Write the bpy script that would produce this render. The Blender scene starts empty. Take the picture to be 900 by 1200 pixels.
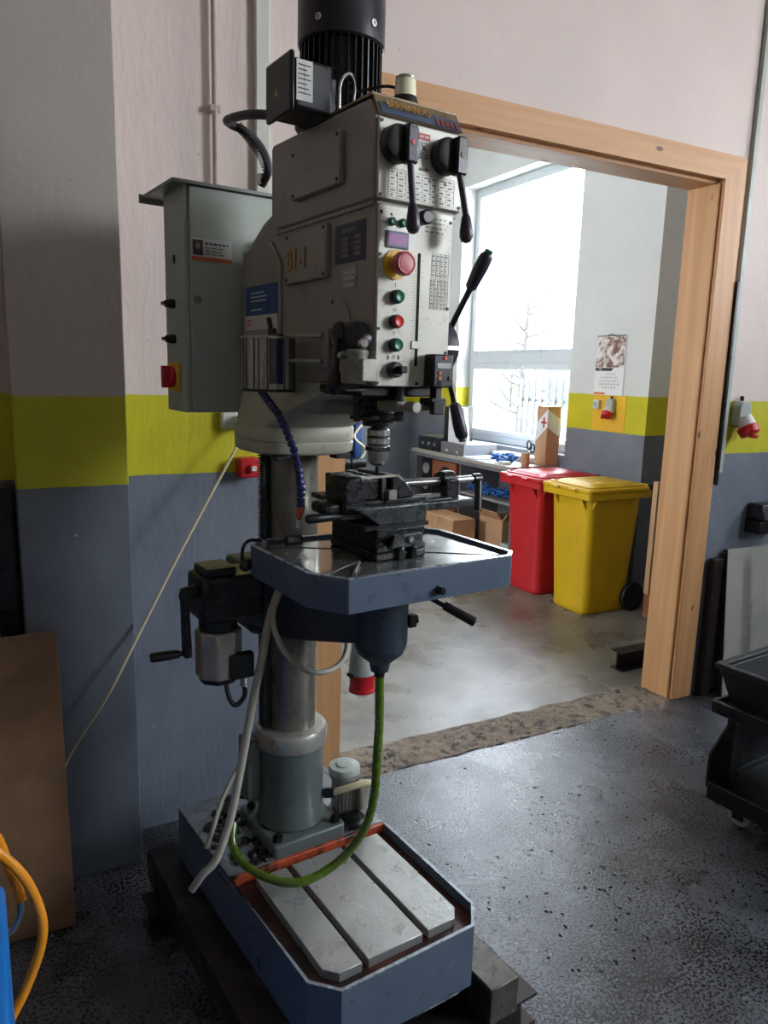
import bpy, bmesh, math, random
from mathutils import Vector, Matrix
from mathutils import noise as mnoise
random.seed(7)
S = bpy.context.scene
COL = S.collection
R = math.radians
# ------------------------------------------------------------------ camera
cam_d = bpy.data.cameras.new('camera'); cam = bpy.data.objects.new('camera', cam_d); COL.objects.link(cam)
cam_d.sensor_fit = 'VERTICAL'; cam_d.sensor_height = 36.0; cam_d.lens = 875 / 1200 * 36.0
cam_d.clip_start = 0.05; cam_d.clip_end = 200
CM = ((0.88627514, 0.0608691, -0.45914195), (-0.4623658, 0.17427339, -0.86939442), (0.02709696, 0.98281419, 0.18259797))
# CM rows are world axes in camera axes: columns are the camera's right, up and back axes in the world
cam.matrix_world = Matrix([(CM[i][0], CM[i][1], CM[i][2], (-0.386, -2.453, 1.58)[i]) for i in range(3)] + [(0, 0, 0, 1)])
S.camera = cam
# ------------------------------------------------------------------ world, exposure, lights
S.view_settings.view_transform = 'Standard'; S.view_settings.look = 'None'
S.view_settings.gamma = 1.0; S.view_settings.use_curve_mapping = False
S.view_settings.exposure = 2.35
W = bpy.data.worlds.new('sky'); S.world = W; W.use_nodes = True
_n = W.node_tree.nodes; _l = W.node_tree.links
_bg = _n['Background']; _bg.inputs[1].default_value = 7.0
_tc = _n.new('ShaderNodeTexCoord'); _sp = _n.new('ShaderNodeSeparateXYZ'); _rp = _n.new('ShaderNodeValToRGB')
_l.new(_tc.outputs['Generated'], _sp.inputs[0]); _l.new(_sp.outputs[2], _rp.inputs[0]); _l.new(_rp.outputs[0], _bg.inputs[0])
_rp.color_ramp.elements[0].position = 0.0; _rp.color_ramp.elements[0].color = (0.93, 0.965, 1.0, 1)
_rp.color_ramp.elements[1].position = 1.0; _rp.color_ramp.elements[1].color = (0.64, 0.80, 1.0, 1)
def portal(name, loc, rot, sx, sy):
    d = bpy.data.lights.new(name, 'AREA'); d.shape = 'RECTANGLE'; d.size = sx; d.size_y = sy
    d.cycles.is_portal = True
    o = bpy.data.objects.new(name, d); o.location = loc; o.rotation_euler = rot; COL.objects.link(o)
def ceiling_lamp(name, loc, sx, sy, watts, colour):
    d = bpy.data.lights.new(name, 'AREA'); d.shape = 'RECTANGLE'; d.size = sx; d.size_y = sy; d.energy = watts; d.color = colour
    o = bpy.data.objects.new(name, d); o.location = loc; COL.objects.link(o)
WIN_A = (-1.70, -0.90, 1.90, 3.30)      # front room, right wall windows: y0,y1,z0,z1
WIN_B = (-5.60, -3.60, 1.90, 4.30)
XR = 4.7
portal('window_light', (3.93, 2.88, 2.12), (0, R(90), 0), 2.3, 1.6)
portal('window_light', (-1.72, 1.75, 2.02), (0, R(-90), 0), 1.45, 1.3)  # portal of the added window in the next room's left wall
portal('window_light', (XR + .2, (WIN_A[0]+WIN_A[1])/2, 2.5), (0, R(90), 0), 1.8, WIN_A[1]-WIN_A[0])
portal('window_light', (XR + .2, (WIN_B[0]+WIN_B[1])/2, 2.9), (0, R(90), 0), 3.0, WIN_B[1]-WIN_B[0])

# ------------------------------------------------------------------ helpers
def lin(v):
    v /= 255.0
    return v / 12.92 if v <= 0.04045 else ((v + 0.055) / 1.055) ** 2.4
def rgb(r, g, b): return (lin(r), lin(g), lin(b), 1)
def mixnode(nt, fac, a, b):
    m = nt.nodes.new('ShaderNodeMix'); m.data_type = 'RGBA'
    if hasattr(fac, 'name') or hasattr(fac, 'links'): nt.links.new(fac, m.inputs[0])
    else: m.inputs[0].default_value = fac
    for s, v in ((6, a), (7, b)):
        if isinstance(v, tuple): m.inputs[s].default_value = v
        else: nt.links.new(v, m.inputs[s])
    return m.outputs[2]
def noise(nt, scale, detail=4, rough=.55, vec=None, dist=0):
    n = nt.nodes.new('ShaderNodeTexNoise'); n.inputs['Scale'].default_value = scale
    n.inputs['Detail'].default_value = detail; n.inputs['Roughness'].default_value = rough
    n.inputs['Distortion'].default_value = dist
    if vec is not None: nt.links.new(vec, n.inputs['Vector'])
    return n.outputs[0]
def ramp(nt, src, p0, p1, c0=(0, 0, 0, 1), c1=(1, 1, 1, 1)):
    r = nt.nodes.new('ShaderNodeValToRGB'); e = r.color_ramp.elements
    e[0].position = p0; e[1].position = p1; e[0].color = c0; e[1].color = c1
    nt.links.new(src, r.inputs[0]); return r.outputs[0]
def objvec(nt, scale=(1, 1, 1), world=False):
    if world:
        g = nt.nodes.new('ShaderNodeNewGeometry'); src = g.outputs['Position']
    else:
        t = nt.nodes.new('ShaderNodeTexCoord'); src = t.outputs['Object']
    m = nt.nodes.new('ShaderNodeMapping'); m.inputs['Scale'].default_value = scale
    nt.links.new(src, m.inputs[0]); return m.outputs[0]
def bump(nt, b, h, strength, dist=.01, normal=None):
    n = nt.nodes.new('ShaderNodeBump'); n.inputs['Strength'].default_value = strength; n.inputs['Distance'].default_value = dist
    nt.links.new(h, n.inputs['Height'])
    if normal is not None: nt.links.new(normal, n.inputs['Normal'])
    nt.links.new(n.outputs[0], b.inputs['Normal']); return n.outputs[0]
MATS = {}
def mat(name, col, rough=.5, metal=0., var=.12, vscale=14, stain=None, sscale=6, samt=(.52, .72), bmp=0, bscale=60, spec=.5, coat=0, trans=0, stretch=(1, 1, 1), rvar=.12):
    m = bpy.data.materials.new(name); m.use_nodes = True; nt = m.node_tree; b = nt.nodes['Principled BSDF']
    b.inputs['Roughness'].default_value = rough; b.inputs['Metallic'].default_value = metal
    b.inputs['Specular IOR Level'].default_value = spec
    b.inputs['Coat Weight'].default_value = coat; b.inputs['Transmission Weight'].default_value = trans
    vec = objvec(nt, stretch)
    nz = noise(nt, vscale, 5, .6, vec)
    d = tuple(max(0, c * (1 - var)) for c in col[:3]) + (1,); u = tuple(min(1, c * (1 + var)) for c in col[:3]) + (1,)
    c = ramp(nt, nz, .3, .7, d, u)
    if stain:
        f = ramp(nt, noise(nt, sscale, 7, .68, vec, .4), samt[0], samt[1])
        c = mixnode(nt, f, c, stain)
    nt.links.new(c, b.inputs['Base Color'])
    if rvar:
        mr = nt.nodes.new('ShaderNodeMapRange'); nt.links.new(noise(nt, vscale * 1.7, 4, .6, vec), mr.inputs[0])
        mr.inputs[1].default_value = .3; mr.inputs[2].default_value = .7
        mr.inputs[3].default_value = max(.03, rough - rvar); mr.inputs[4].default_value = min(1, rough + rvar)
        nt.links.new(mr.outputs[0], b.inputs['Roughness'])
    if bmp: bump(nt, b, noise(nt, bscale, 4, .6, vec), bmp, .004)
    MATS[name] = m; return m
def emis(name, col, st):
    m = mat(name, col, .4, rvar=0); b = m.node_tree.nodes['Principled BSDF']
    b.inputs['Emission Color'].default_value = col; b.inputs['Emission Strength'].default_value = st; return m
# paints and metals
M = {}
M['castgrey'] = mat('painted_grey_casting', rgb(146, 141, 131), .42, 0, .07, 5, stain=rgb(104, 98, 88), sscale=9, samt=(.60, .85), bmp=.12, bscale=90)
M['castdirty'] = mat('dusty_pale_casting', rgb(176, 174, 156), .5, 0, .08, 7, stain=rgb(92, 86, 68), sscale=60, samt=(.60, .74), bmp=.15, bscale=90)
M['panelwhite'] = mat('scuffed_panel_plate', rgb(196, 193, 180), .38, .1, .06, 9, stain=rgb(120, 112, 92), sscale=14, samt=(.56, .82))
M['cabgrey'] = mat('cabinet_grey_green', rgb(168, 174, 162), .45, 0, .04, 4)
M['cabdark'] = mat('cabinet_roof_grey', rgb(120, 124, 118), .4, .2, .05, 4)
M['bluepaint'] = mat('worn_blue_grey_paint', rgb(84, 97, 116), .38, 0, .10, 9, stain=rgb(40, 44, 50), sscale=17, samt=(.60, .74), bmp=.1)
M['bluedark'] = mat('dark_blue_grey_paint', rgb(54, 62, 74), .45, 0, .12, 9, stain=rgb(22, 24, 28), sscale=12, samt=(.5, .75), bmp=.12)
M['socketpaint'] = mat('greenish_grey_paint', rgb(92, 100, 98), .35, .1, .10, 8, stain=rgb(50, 46, 36), sscale=7, samt=(.55, .8))
M['edgepaint'] = mat('bright_worn_edge', rgb(150, 158, 164), .3, .5, .1, 20)
M['black'] = mat('black_plastic', rgb(22, 22, 26), .38, 0, .1, 10)
M['blackmetal'] = mat('black_painted_metal', rgb(30, 30, 33), .33, .1, .15, 10)
M['handle'] = mat('dark_plum_black_handle', rgb(52, 42, 56), .36, 0, .08, 10)
M['oily'] = mat('oily_black_iron', rgb(34, 34, 36), .3, .45, .25, 30, stain=rgb(78, 78, 78), sscale=40, samt=(.58, .78), bmp=.35, bscale=150)
M['oilylight'] = mat('oily_grey_iron', rgb(72, 76, 76), .3, .55, .2, 30, stain=rgb(26, 26, 26), sscale=26, samt=(.5, .7), bmp=.3, bscale=150)
M['steel'] = mat('machined_steel', rgb(196, 196, 194), .24, .85, .02, 8, rvar=.03)
M['column'] = mat('ground_column_steel', rgb(136, 132, 122), .30, .6, .15, 8, stain=rgb(52, 46, 34), sscale=7, samt=(.48, .7), stretch=(1, 1, .35))
M['darksteel'] = mat('dark_steel', rgb(60, 60, 60), .35, .85, .2, 20)
M['alu'] = mat('dull_aluminium', rgb(164, 162, 152), .36, .5, .15, 14, stain=rgb(84, 78, 64), sscale=10, samt=(.55, .8))
M['baseplate'] = mat('scraped_base_plate', rgb(168, 168, 164), .34, .5, .10, 10, stain=rgb(70, 66, 60), sscale=60, samt=(.63, .70), bmp=.2, bscale=60)
M['tableplate'] = mat('oiled_table_plate', rgb(150, 152, 152), .2, .75, .1, 12, stain=rgb(80, 78, 74), sscale=8, samt=(.5, .8))
M['redoxide'] = mat('red_oxide_channel', rgb(84, 40, 30), .5, 0, .2, 12, stain=rgb(30, 18, 14), sscale=9, samt=(.42, .62))
M['orange'] = mat('orange_red_primer', rgb(176, 74, 40), .5, 0, .15, 20, stain=rgb(50, 32, 24), sscale=22, samt=(.5, .62))
M['slot'] = mat('dark_slot', rgb(14, 12, 12), .6, spec=.15)
M['rubber'] = mat('black_rubber', rgb(20, 20, 21), .55)
M['white_pl'] = mat('white_plastic', rgb(206, 204, 196), .4, 0, .04, 8)
M['greywhite'] = mat('greyish_white_plastic', rgb(168, 176, 168), .45, 0, .06, 10)
M['redpl'] = mat('red_plastic', rgb(190, 22, 34), .4, 0, .06, 8)
M['redbtn'] = mat('red_button', rgb(214, 58, 52), .35, 0, .05, 8)
M['redmush'] = mat('faded_red_mushroom', rgb(190, 88, 90), .4, 0, .05, 8)
M['yellowpl'] = mat('yellow_plastic', rgb(226, 178, 40), .45, 0, .05, 8)
M['greenbtn'] = mat('green_button', rgb(44, 112, 88), .35, 0, .06, 8)
M['nameletter'] = mat('worn_letters', rgb(176, 130, 48), .5, rvar=0)
M['namered'] = mat('worn_red_letters', rgb(128, 62, 58), .5, rvar=0)
M['display'] = emis('violet_display', rgb(120, 70, 120), .05)
M['lcd'] = mat('grey_lcd', rgb(166, 170, 166), .25)
M['decalnavy'] = mat('navy_decal', rgb(40, 42, 60), .4, 0, .05)
M['decalblue'] = mat('blue_sticker', rgb(30, 70, 120), .4, 0, .04)
M['decalwhite'] = mat('white_sticker', rgb(196, 194, 188), .45, 0, .04)
M['printdark'] = mat('dark_print', rgb(50, 50, 54), .5, rvar=0)
M['printfaint'] = mat('faint_print', rgb(112, 110, 104), .5, rvar=0)
M['printlight'] = mat('light_print', rgb(160, 166, 176), .5, rvar=0)
M['printorange'] = mat('orange_print', rgb(206, 96, 50), .5, rvar=0)
M['printred'] = mat('red_print', rgb(190, 54, 50), .5, rvar=0)
M['printyellow'] = mat('amber_letters', rgb(190, 140, 40), .5, rvar=0)
M['skin'] = mat('printed_portrait', rgb(150, 120, 104), .5, rvar=0)
M['nameplate'] = mat('bronze_nameplate', rgb(132, 112, 82), .4, .3, .12, 20, stain=rgb(60, 54, 46), sscale=20, samt=(.5, .7))
M['nameblue'] = mat('slate_blue_plate', rgb(74, 84, 104), .4, .1, .1, 20)
M['beacon'] = mat('milky_beacon_lens', rgb(244, 238, 206), .25, 0, .06, 30)
M['deckdark'] = mat('oily_dark_deck', rgb(24, 26, 28), .7, 0, .2, 12, stain=rgb(10, 10, 11), sscale=8, samt=(.4, .6), bmp=.3)
M['greenhose'] = mat('green_hose', rgb(84, 112, 22), .25, 0, .15, 30, coat=.3)
M['whitecable'] = mat('dirty_white_cable', rgb(172, 168, 152), .45, 0, .1, 20)
M['cream'] = mat('cream_cable', rgb(196, 186, 150), .5)
M['blueloc'] = mat('blue_segmented_plastic', rgb(34, 38, 92), .35)
M['orangenozzle'] = mat('orange_nozzle', rgb(190, 96, 52), .4)
M['navyglass'] = mat('dark_blue_shield', rgb(40, 48, 70), .15)
M['clear'] = mat('scratched_shield', rgb(170, 168, 156), .3, .3, .12, 16, stretch=(1, 1, .2))
M['rustysteel'] = mat('dark_rusty_beam', rgb(52, 44, 42), .4, .5, .3, 10, stain=rgb(90, 88, 86), sscale=9, samt=(.56, .76), bmp=.15)
M['beamtop'] = mat('grey_steel_beam', rgb(96, 90, 84), .32, .6, .25, 12, stain=rgb(40, 34, 30), sscale=10, samt=(.5, .75))
M['binred'] = mat('red_bin_plastic', rgb(196, 34, 40), .42, 0, .06, 5, stain=rgb(150, 40, 44), sscale=7, samt=(.6, .85))
M['binyellow'] = mat('yellow_bin_plastic', rgb(214, 172, 14), .45, 0, .07, 5, stain=rgb(140, 108, 22), sscale=9, samt=(.6, .82))
M['pvc'] = mat('window_white', rgb(206, 212, 216), .35, 0, .02, 5)
M['darkcart'] = mat('black_cart_steel', rgb(28, 28, 29), .5, .1, .2, 10)
M['crate'] = mat('grey_black_crate', rgb(36, 37, 39), .5, 0, .15, 10)
M['cardboard'] = mat('cardboard', rgb(186, 146, 108), .7, 0, .06, 12)
M['teal'] = mat('teal_cloth', rgb(22, 96, 112), .8, 0, .18, 14, bmp=.4, bscale=30)
M['bluebright'] = mat('bright_blue_paint', rgb(10, 108, 186), .4, 0, .04, 6)
M['bluecab'] = mat('blue_rack_paint', rgb(32, 62, 112), .4, 0, .08, 6)
M['orangehose'] = mat('orange_yellow_hose', rgb(226, 142, 22), .3, 0, .08, 20, coat=.3)
M['sheetbrown'] = mat('brown_hardboard', rgb(128, 96, 68), .6, 0, .10, 5, stain=rgb(84, 62, 44), sscale=3, samt=(.45, .8), bmp=.05)
M['boardgrey'] = mat('whitish_used_board', rgb(168, 166, 156), .5, 0, .07, 4, stain=rgb(110, 98, 82), sscale=5, samt=(.56, .78))
M['boardtan'] = mat('tan_wood_board', rgb(196, 156, 118), .55, 0, .08, 6, stretch=(1, 1, .2))
M['benchtop'] = mat('pale_bench_top', rgb(168, 160, 148), .35, 0, .1, 8)
M['benchgrey'] = mat('grey_bench_panel', rgb(112, 110, 114), .5, 0, .06, 6)
M['paper'] = mat('paper_white', rgb(226, 228, 228), .6, 0, .03)
M['paperblue'] = mat('pale_blue_paper', rgb(180, 206, 222), .6, 0, .03)
M['bluecloth'] = mat('blue_gloves', rgb(40, 92, 160), .7, 0, .3, 60)
M['speakerwood'] = mat('speaker_veneer', rgb(146, 84, 56), .5, 0, .12, 12, stretch=(1, 1, .2))
M['shelfgrey'] = mat('grey_shelf', rgb(140, 136, 130), .5, 0, .08)
M['pipe'] = mat('old_painted_pipe', rgb(178, 160, 146), .5, 0, .12, 20)
M['extwall'] = mat('pale_render', rgb(206, 202, 192), .8, 0, .06)
M['fence'] = mat('dark_fence_paint', rgb(26, 28, 28), .7)
M['bark'] = mat('bark', rgb(34, 32, 30), .8)
M['leaf'] = mat('pale_leaves', rgb(50, 62, 36), .7, 0, .3, 30)
M['snow'] = mat('pale_gravel', rgb(190, 190, 186), .9, 0, .15, 3)

def wall_mat(name, zb, zt, front=True, white=(222, 205, 197), relief=1.0, k=1.0):
    m = bpy.data.materials.new(name); m.use_nodes = True; nt = m.node_tree; b = nt.nodes['Principled BSDF']
    g = nt.nodes.new('ShaderNodeNewGeometry'); s = nt.nodes.new('ShaderNodeSeparateXYZ'); nt.links.new(g.outputs['Position'], s.inputs[0])
    pos = objvec(nt, (1, 1, 1), True)
    wob = nt.nodes.new('ShaderNodeMath'); wob.operation = 'MULTIPLY_ADD'
    nt.links.new(noise(nt, 6, 3, .6, pos), wob.inputs[0]); wob.inputs[1].default_value = .012; nt.links.new(s.outputs[2], wob.inputs[2])
    def step(z):
        n = nt.nodes.new('ShaderNodeMath'); n.operation = 'GREATER_THAN'; nt.links.new(wob.outputs[0], n.inputs[0]); n.inputs[1].default_value = z + .006; return n.outputs[0]
    w0 = rgb(*white); w1 = tuple(c * .93 for c in w0[:3]) + (1,)
    nz = noise(nt, 2.2, 6, .6, pos)
    cw = ramp(nt, nz, .35, .65, w1, w0)
    spk = ramp(nt, noise(nt, 55, 2, .5, pos), .735, .76)
    cw = mixnode(nt, spk, cw, tuple(c * .55 for c in w0[:3]) + (1,))
    cy = ramp(nt, noise(nt, 3, 5, .6, pos), .3, .7, rgb(184*k, 176*k, 14), rgb(204*k, 198*k, 18))
    cg = ramp(nt, noise(nt, 2.6, 7, .65, pos), .3, .7, rgb(98*k, 104*k, 116*k), rgb(122*k, 129*k, 140*k))
    chips = ramp(nt, noise(nt, 34, 3, .5, pos), .745, .765)
    cg = mixnode(nt, chips, cg, rgb(160, 160, 158))
    c = mixnode(nt, step(zb), cg, cy); c = mixnode(nt, step(zt), c, cw)
    nt.links.new(c, b.inputs['Base Color']); b.inputs['Roughness'].default_value = .62 if front else .55
    if front:
        h1 = noise(nt, 1, 5, .55, objvec(nt, (26, 26, 7), True), 1.2)      # trowel strokes, mostly vertical
        h2 = noise(nt, 1, 4, .6, objvec(nt, (7, 7, 5), True), .3)
        mk = nt.nodes.new('ShaderNodeMapRange'); nt.links.new(s.outputs[0], mk.inputs[0]); mk.inputs[1].default_value = .45; mk.inputs[2].default_value = .9; mk.inputs[3].default_value = relief; mk.inputs[4].default_value = .25 * relief
        ml = nt.nodes.new('ShaderNodeMath'); ml.operation = 'MULTIPLY'; nt.links.new(h1, ml.inputs[0]); nt.links.new(mk.outputs[0], ml.inputs[1])
        n1 = bump(nt, b, h2, .12, .02); bump(nt, b, ml.outputs[0], .30, .007, n1)
    else:
        bump(nt, b, noise(nt, 40, 4, .6, pos), .12, .004)
    return m
M['wall'] = wall_mat('plaster_wall_paint', 1.238, 1.494, True)
M['pillar'] = wall_mat('shaded_pillar_paint', 1.238, 1.494, True, (168, 158, 150), .45, .85)  # wall paint with the pillar's shade put into darker colours
M['wallfar'] = wall_mat('next_room_wall_paint', 1.205, 1.47, False, (214, 216, 214))
def plain_white(name, c):
    return mat(name, rgb(*c), .7, 0, .03, 3)
M['ceil'] = plain_white('ceiling_white', (212, 210, 206))

def floor_mat(name, light, dark, specks, rough, soft=.22):
    m = bpy.data.materials.new(name); m.use_nodes = True; nt = m.node_tree; b = nt.nodes['Principled BSDF']
    pos = objvec(nt, (1, 1, 1), True)
    c = ramp(nt, noise(nt, 1.6, 6, .62, pos, 0), .34, .66, rgb(*dark), rgb(*light))
    c = mixnode(nt, ramp(nt, noise(nt, 5.5, 4, .6, pos, 0), .60 - soft, .60 + soft), c, tuple(x * .62 for x in rgb(*dark)[:3]) + (1,))
    crack = nt.nodes.new('ShaderNodeTexVoronoi'); crack.feature = 'DISTANCE_TO_EDGE'; crack.inputs['Scale'].default_value = .9
    dv = nt.nodes.new('ShaderNodeVectorMath'); dv.operation = 'ADD'; nt.links.new(pos, dv.inputs[0])
    nn = nt.nodes.new('ShaderNodeTexNoise'); nn.inputs['Scale'].default_value = 3.5; nn.inputs['Detail'].default_value = 5; nt.links.new(pos, nn.inputs['Vector'])
    sc = nt.nodes.new('ShaderNodeVectorMath'); sc.operation = 'SCALE'; sc.inputs[3].default_value = .16; nt.links.new(nn.outputs[1], sc.inputs[0]); nt.links.new(sc.outputs[0], dv.inputs[1])
    nt.links.new(dv.outputs[0], crack.inputs['Vector'])
    ck = ramp(nt, crack.outputs[0], .0, .0035, (1, 1, 1, 1), (0, 0, 0, 1))
    ckm = nt.nodes.new('ShaderNodeMath'); ckm.operation = 'MULTIPLY'; nt.links.new(ck, ckm.inputs[0]); nt.links.new(ramp(nt, noise(nt, 1.7, 2, .5, pos), .5, .56), ckm.inputs[1])
    c = mixnode(nt, ckm.outputs[0], c, rgb(46, 44, 42))
    # dark swarf specks, thicker in drifts
    v = nt.nodes.new('ShaderNodeTexNoise'); v.inputs['Scale'].default_value = 120; v.inputs['Detail'].default_value = 3; nt.links.new(pos, v.inputs['Vector'])
    dr = noise(nt, 2.1, 4, .6, pos)
    ad = nt.nodes.new('ShaderNodeMath'); ad.operation = 'MULTIPLY_ADD'; nt.links.new(dr, ad.inputs[0]); ad.inputs[1].default_value = .55; nt.links.new(v.outputs[0], ad.inputs[2])
    sp = ramp(nt, ad.outputs[0], specks, specks + .03)
    c = mixnode(nt, sp, c, rgb(26, 25, 25))
    nt.links.new(c, b.inputs['Base Color'])
    mr = nt.nodes.new('ShaderNodeMapRange'); nt.links.new(noise(nt, 3.3, 3, .5, pos), mr.inputs[0]); mr.inputs[1].default_value = .3; mr.inputs[2].default_value = .7
    mr.inputs[3].default_value = rough[0]; mr.inputs[4].default_value = rough[1]; nt.links.new(mr.outputs[0], b.inputs['Roughness'])
    b.inputs['Specular IOR Level'].default_value = .5
    n1 = bump(nt, b, noise(nt, 130, 3, .7, pos), .45, .0035); bump(nt, b, noise(nt, 9, 3, .5, pos), .10, .008, n1)
    return m
M['floor'] = floor_mat('stained_grey_concrete', (108, 111, 118), (70, 71, 74), .80, (.20, .36))
M['floorfar'] = floor_mat('worn_pale_concrete', (138, 132, 122), (108, 102, 92), .99, (.2, .44))
def wood_mat(name, base, dark, axis):
    m = bpy.data.materials.new(name); m.use_nodes = True; nt = m.node_tree; b = nt.nodes['Principled BSDF']
    sc = [22, 22, 22]; sc[axis] = .9
    pos = objvec(nt, tuple(sc), True)
    c = ramp(nt, noise(nt, 1, 6, .6, pos, .8), .3, .75, rgb(*dark), rgb(*base))
    gp = objvec(nt, (1, 1, 1), True)
    v = nt.nodes.new('ShaderNodeTexVoronoi'); v.inputs['Scale'].default_value = 5.2; v.inputs['Randomness'].default_value = .95
    dv = nt.nodes.new('ShaderNodeVectorMath'); dv.operation = 'MULTIPLY'; nt.links.new(gp, dv.inputs[0]); s2 = [1.5, 1.5, 1.5]; s2[axis] = .7; dv.inputs[1].default_value = s2
    nt.links.new(dv.outputs[0], v.inputs['Vector'])
    k = ramp(nt, v.outputs[0], .055, .10, (1, 1, 1, 1), (0, 0, 0, 1))
    c = mixnode(nt, k, c, rgb(104, 62, 34))
    nt.links.new(c, b.inputs['Base Color']); b.inputs['Roughness'].default_value = .5
    bump(nt, b, noise(nt, 1, 4, .6, pos), .12, .003)
    return m
M['pinev'] = wood_mat('pine_vertical_grain', (216, 166, 116), (192, 138, 88), 2)
M['pineh'] = wood_mat('pine_horizontal_grain', (216, 166, 116), (192, 138, 88), 0)
M['rubble'] = mat('broken_concrete', rgb(122, 108, 92), .85, 0, .3, 26, stain=rgb(50, 46, 42), sscale=16, samt=(.52, .62), bmp=.9, bscale=60)
M['stone'] = mat('rubble_stone', rgb(134, 124, 110), .85, 0, .3, 20)
_g = bpy.data.materials.new('window_glass'); _g.use_nodes = True; _nt = _g.node_tree; _nt.nodes.clear()
_o = _nt.nodes.new('ShaderNodeOutputMaterial'); _t = _nt.nodes.new('ShaderNodeBsdfTransparent'); _gl = _nt.nodes.new('ShaderNodeBsdfGlossy'); _gl.inputs['Roughness'].default_value = .02
_mx = _nt.nodes.new('ShaderNodeMixShader'); _mx.inputs[0].default_value = .07
_nt.links.new(_t.outputs[0], _mx.inputs[1]); _nt.links.new(_gl.outputs[0], _mx.inputs[2]); _nt.links.new(_mx.outputs[0], _o.inputs[0])
M['glass'] = _g

WM = {}
def idm(): return Matrix.Identity(4)
class MB:
    def __init__(s): s.b = bmesh.new()
    def _add(s, verts, faces):
        vs = [s.b.verts.new(v) for v in verts]
        for f in faces:
            try: s.b.faces.new([vs[i] for i in f])
            except ValueError: pass
        return s
    def box(s, x0, x1, y0, y1, z0, z1, mtx=None):
        v = [Vector((x, y, z)) for z in (z0, z1) for y in (y0, y1) for x in (x0, x1)]
        if mtx: v = [mtx @ p for p in v]
        return s._add(v, [(0, 2, 3, 1), (4, 5, 7, 6), (0, 1, 5, 4), (2, 6, 7, 3), (0, 4, 6, 2), (1, 3, 7, 5)])
    def prism(s, pts, lo, hi, axis='z', pts2=None):
        def P(p, h): return {'z': (p[0], p[1], h), 'x': (h, p[0], p[1]), 'y': (p[0], h, p[1])}[axis]
        n = len(pts); v = [P(p, lo) for p in pts] + [P(p, hi) for p in (pts2 or pts)]
        return s._add(v, [tuple(range(n))[::-1], tuple(range(n, 2 * n))] + [(i, (i + 1) % n, n + (i + 1) % n, n + i) for i in range(n)])
    def ring(s, outer, inner, z0, z1):
        n = len(outer); v = [(p[0], p[1], z0) for p in outer] + [(p[0], p[1], z0) for p in inner] + [(p[0], p[1], z1) for p in outer] + [(p[0], p[1], z1) for p in inner]
        f = []
        for i in range(n):
            j = (i + 1) % n
            f += [(i, j, n + j, n + i)[::-1], (2*n+i, 2*n+j, 3*n+j, 3*n+i), (i, j, 2*n+j, 2*n+i), (n+i, n+j, 3*n+j, 3*n+i)[::-1]]
        return s._add(v, f)
    def cyl(s, p0, p1, r0, r1=None, seg=24, cap=True):
        r1 = r0 if r1 is None else r1; p0 = Vector(p0); p1 = Vector(p1); d = (p1 - p0).normalized()
        a = d.orthogonal().normalized(); c = d.cross(a)
        v = [p + (a * math.cos(t) + c * math.sin(t)) * r for p, r in ((p0, r0), (p1, r1)) for t in [2 * math.pi * i / seg for i in range(seg)]]
        f = [(i, (i + 1) % seg, seg + (i + 1) % seg, seg + i) for i in range(seg)]
        if cap: f += [tuple(range(seg))[::-1], tuple(range(seg, 2 * seg))]
        return s._add(v, f)
    def lathe(s, prof, p=(0, 0, 0), axis=(0, 0, 1), seg=28):
        d = Vector(axis).normalized(); p = Vector(p)
        a = Vector((1, 0, 0)) if abs(d.z) > .9 else d.orthogonal().normalized(); c = d.cross(a)
        v = [p + d * h + (a * math.cos(2*math.pi*i/seg) + c * math.sin(2*math.pi*i/seg)) * max(r, 1e-5) for r, h in prof for i in range(seg)]
        f = []
        for k in range(len(prof) - 1):
            for i in range(seg):
                j = (i + 1) % seg; f.append((k*seg+i, k*seg+j, (k+1)*seg+j, (k+1)*seg+i))
        f += [tuple(range(seg))[::-1], tuple(range((len(prof)-1)*seg, len(prof)*seg))]
        return s._add(v, f)
    def tube(s, pts, r, seg=12, smooth=8, radii=None):
        pts = [Vector(p) for p in pts]
        if smooth and len(pts) > 2:
            q = []; rr = []
            ex = [pts[0] * 2 - pts[1]] + pts + [pts[-1] * 2 - pts[-2]]
            for i in range(1, len(ex) - 2):
                for k in range(smooth):
                    t = k / smooth; a, b, c, d = ex[i-1:i+3]
                    q.append(.5 * ((2*b) + (c-a)*t + (2*a-5*b+4*c-d)*t*t + (3*b-a-3*c+d)*t**3))
                    if radii: rr.append(radii[i-1] * (1-t) + radii[i] * t)
            q.append(pts[-1]); rr.append(radii[-1] if radii else 0); pts = q; radii = rr if radii else None
        n = len(pts); v = []
        t0 = (pts[1] - pts[0]).normalized(); a = t0.orthogonal().normalized()
        for i, p in enumerate(pts):
            t = (pts[min(i+1, n-1)] - pts[max(i-1, 0)]).normalized()
            a = (a - t * a.dot(t)).normalized(); c = t.cross(a); q = radii[i] if radii else r
            v += [p + (a * math.cos(2*math.pi*k/seg) + c * math.sin(2*math.pi*k/seg)) * q for k in range(seg)]
        f = [(i*seg+k, i*seg+(k+1) % seg, (i+1)*seg+(k+1) % seg, (i+1)*seg+k) for i in range(n-1) for k in range(seg)]
        f += [tuple(range(seg))[::-1], tuple(range((n-1)*seg, n*seg))]
        return s._add(v, f)
    def sphere(s, c, r, sc=(1, 1, 1), u=16, v=10):
        return s.lathe([(r*math.sin(math.pi*k/v)*sc[0], -r*math.cos(math.pi*k/v)*sc[2]) for k in range(v+1)], c, seg=u)
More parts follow.
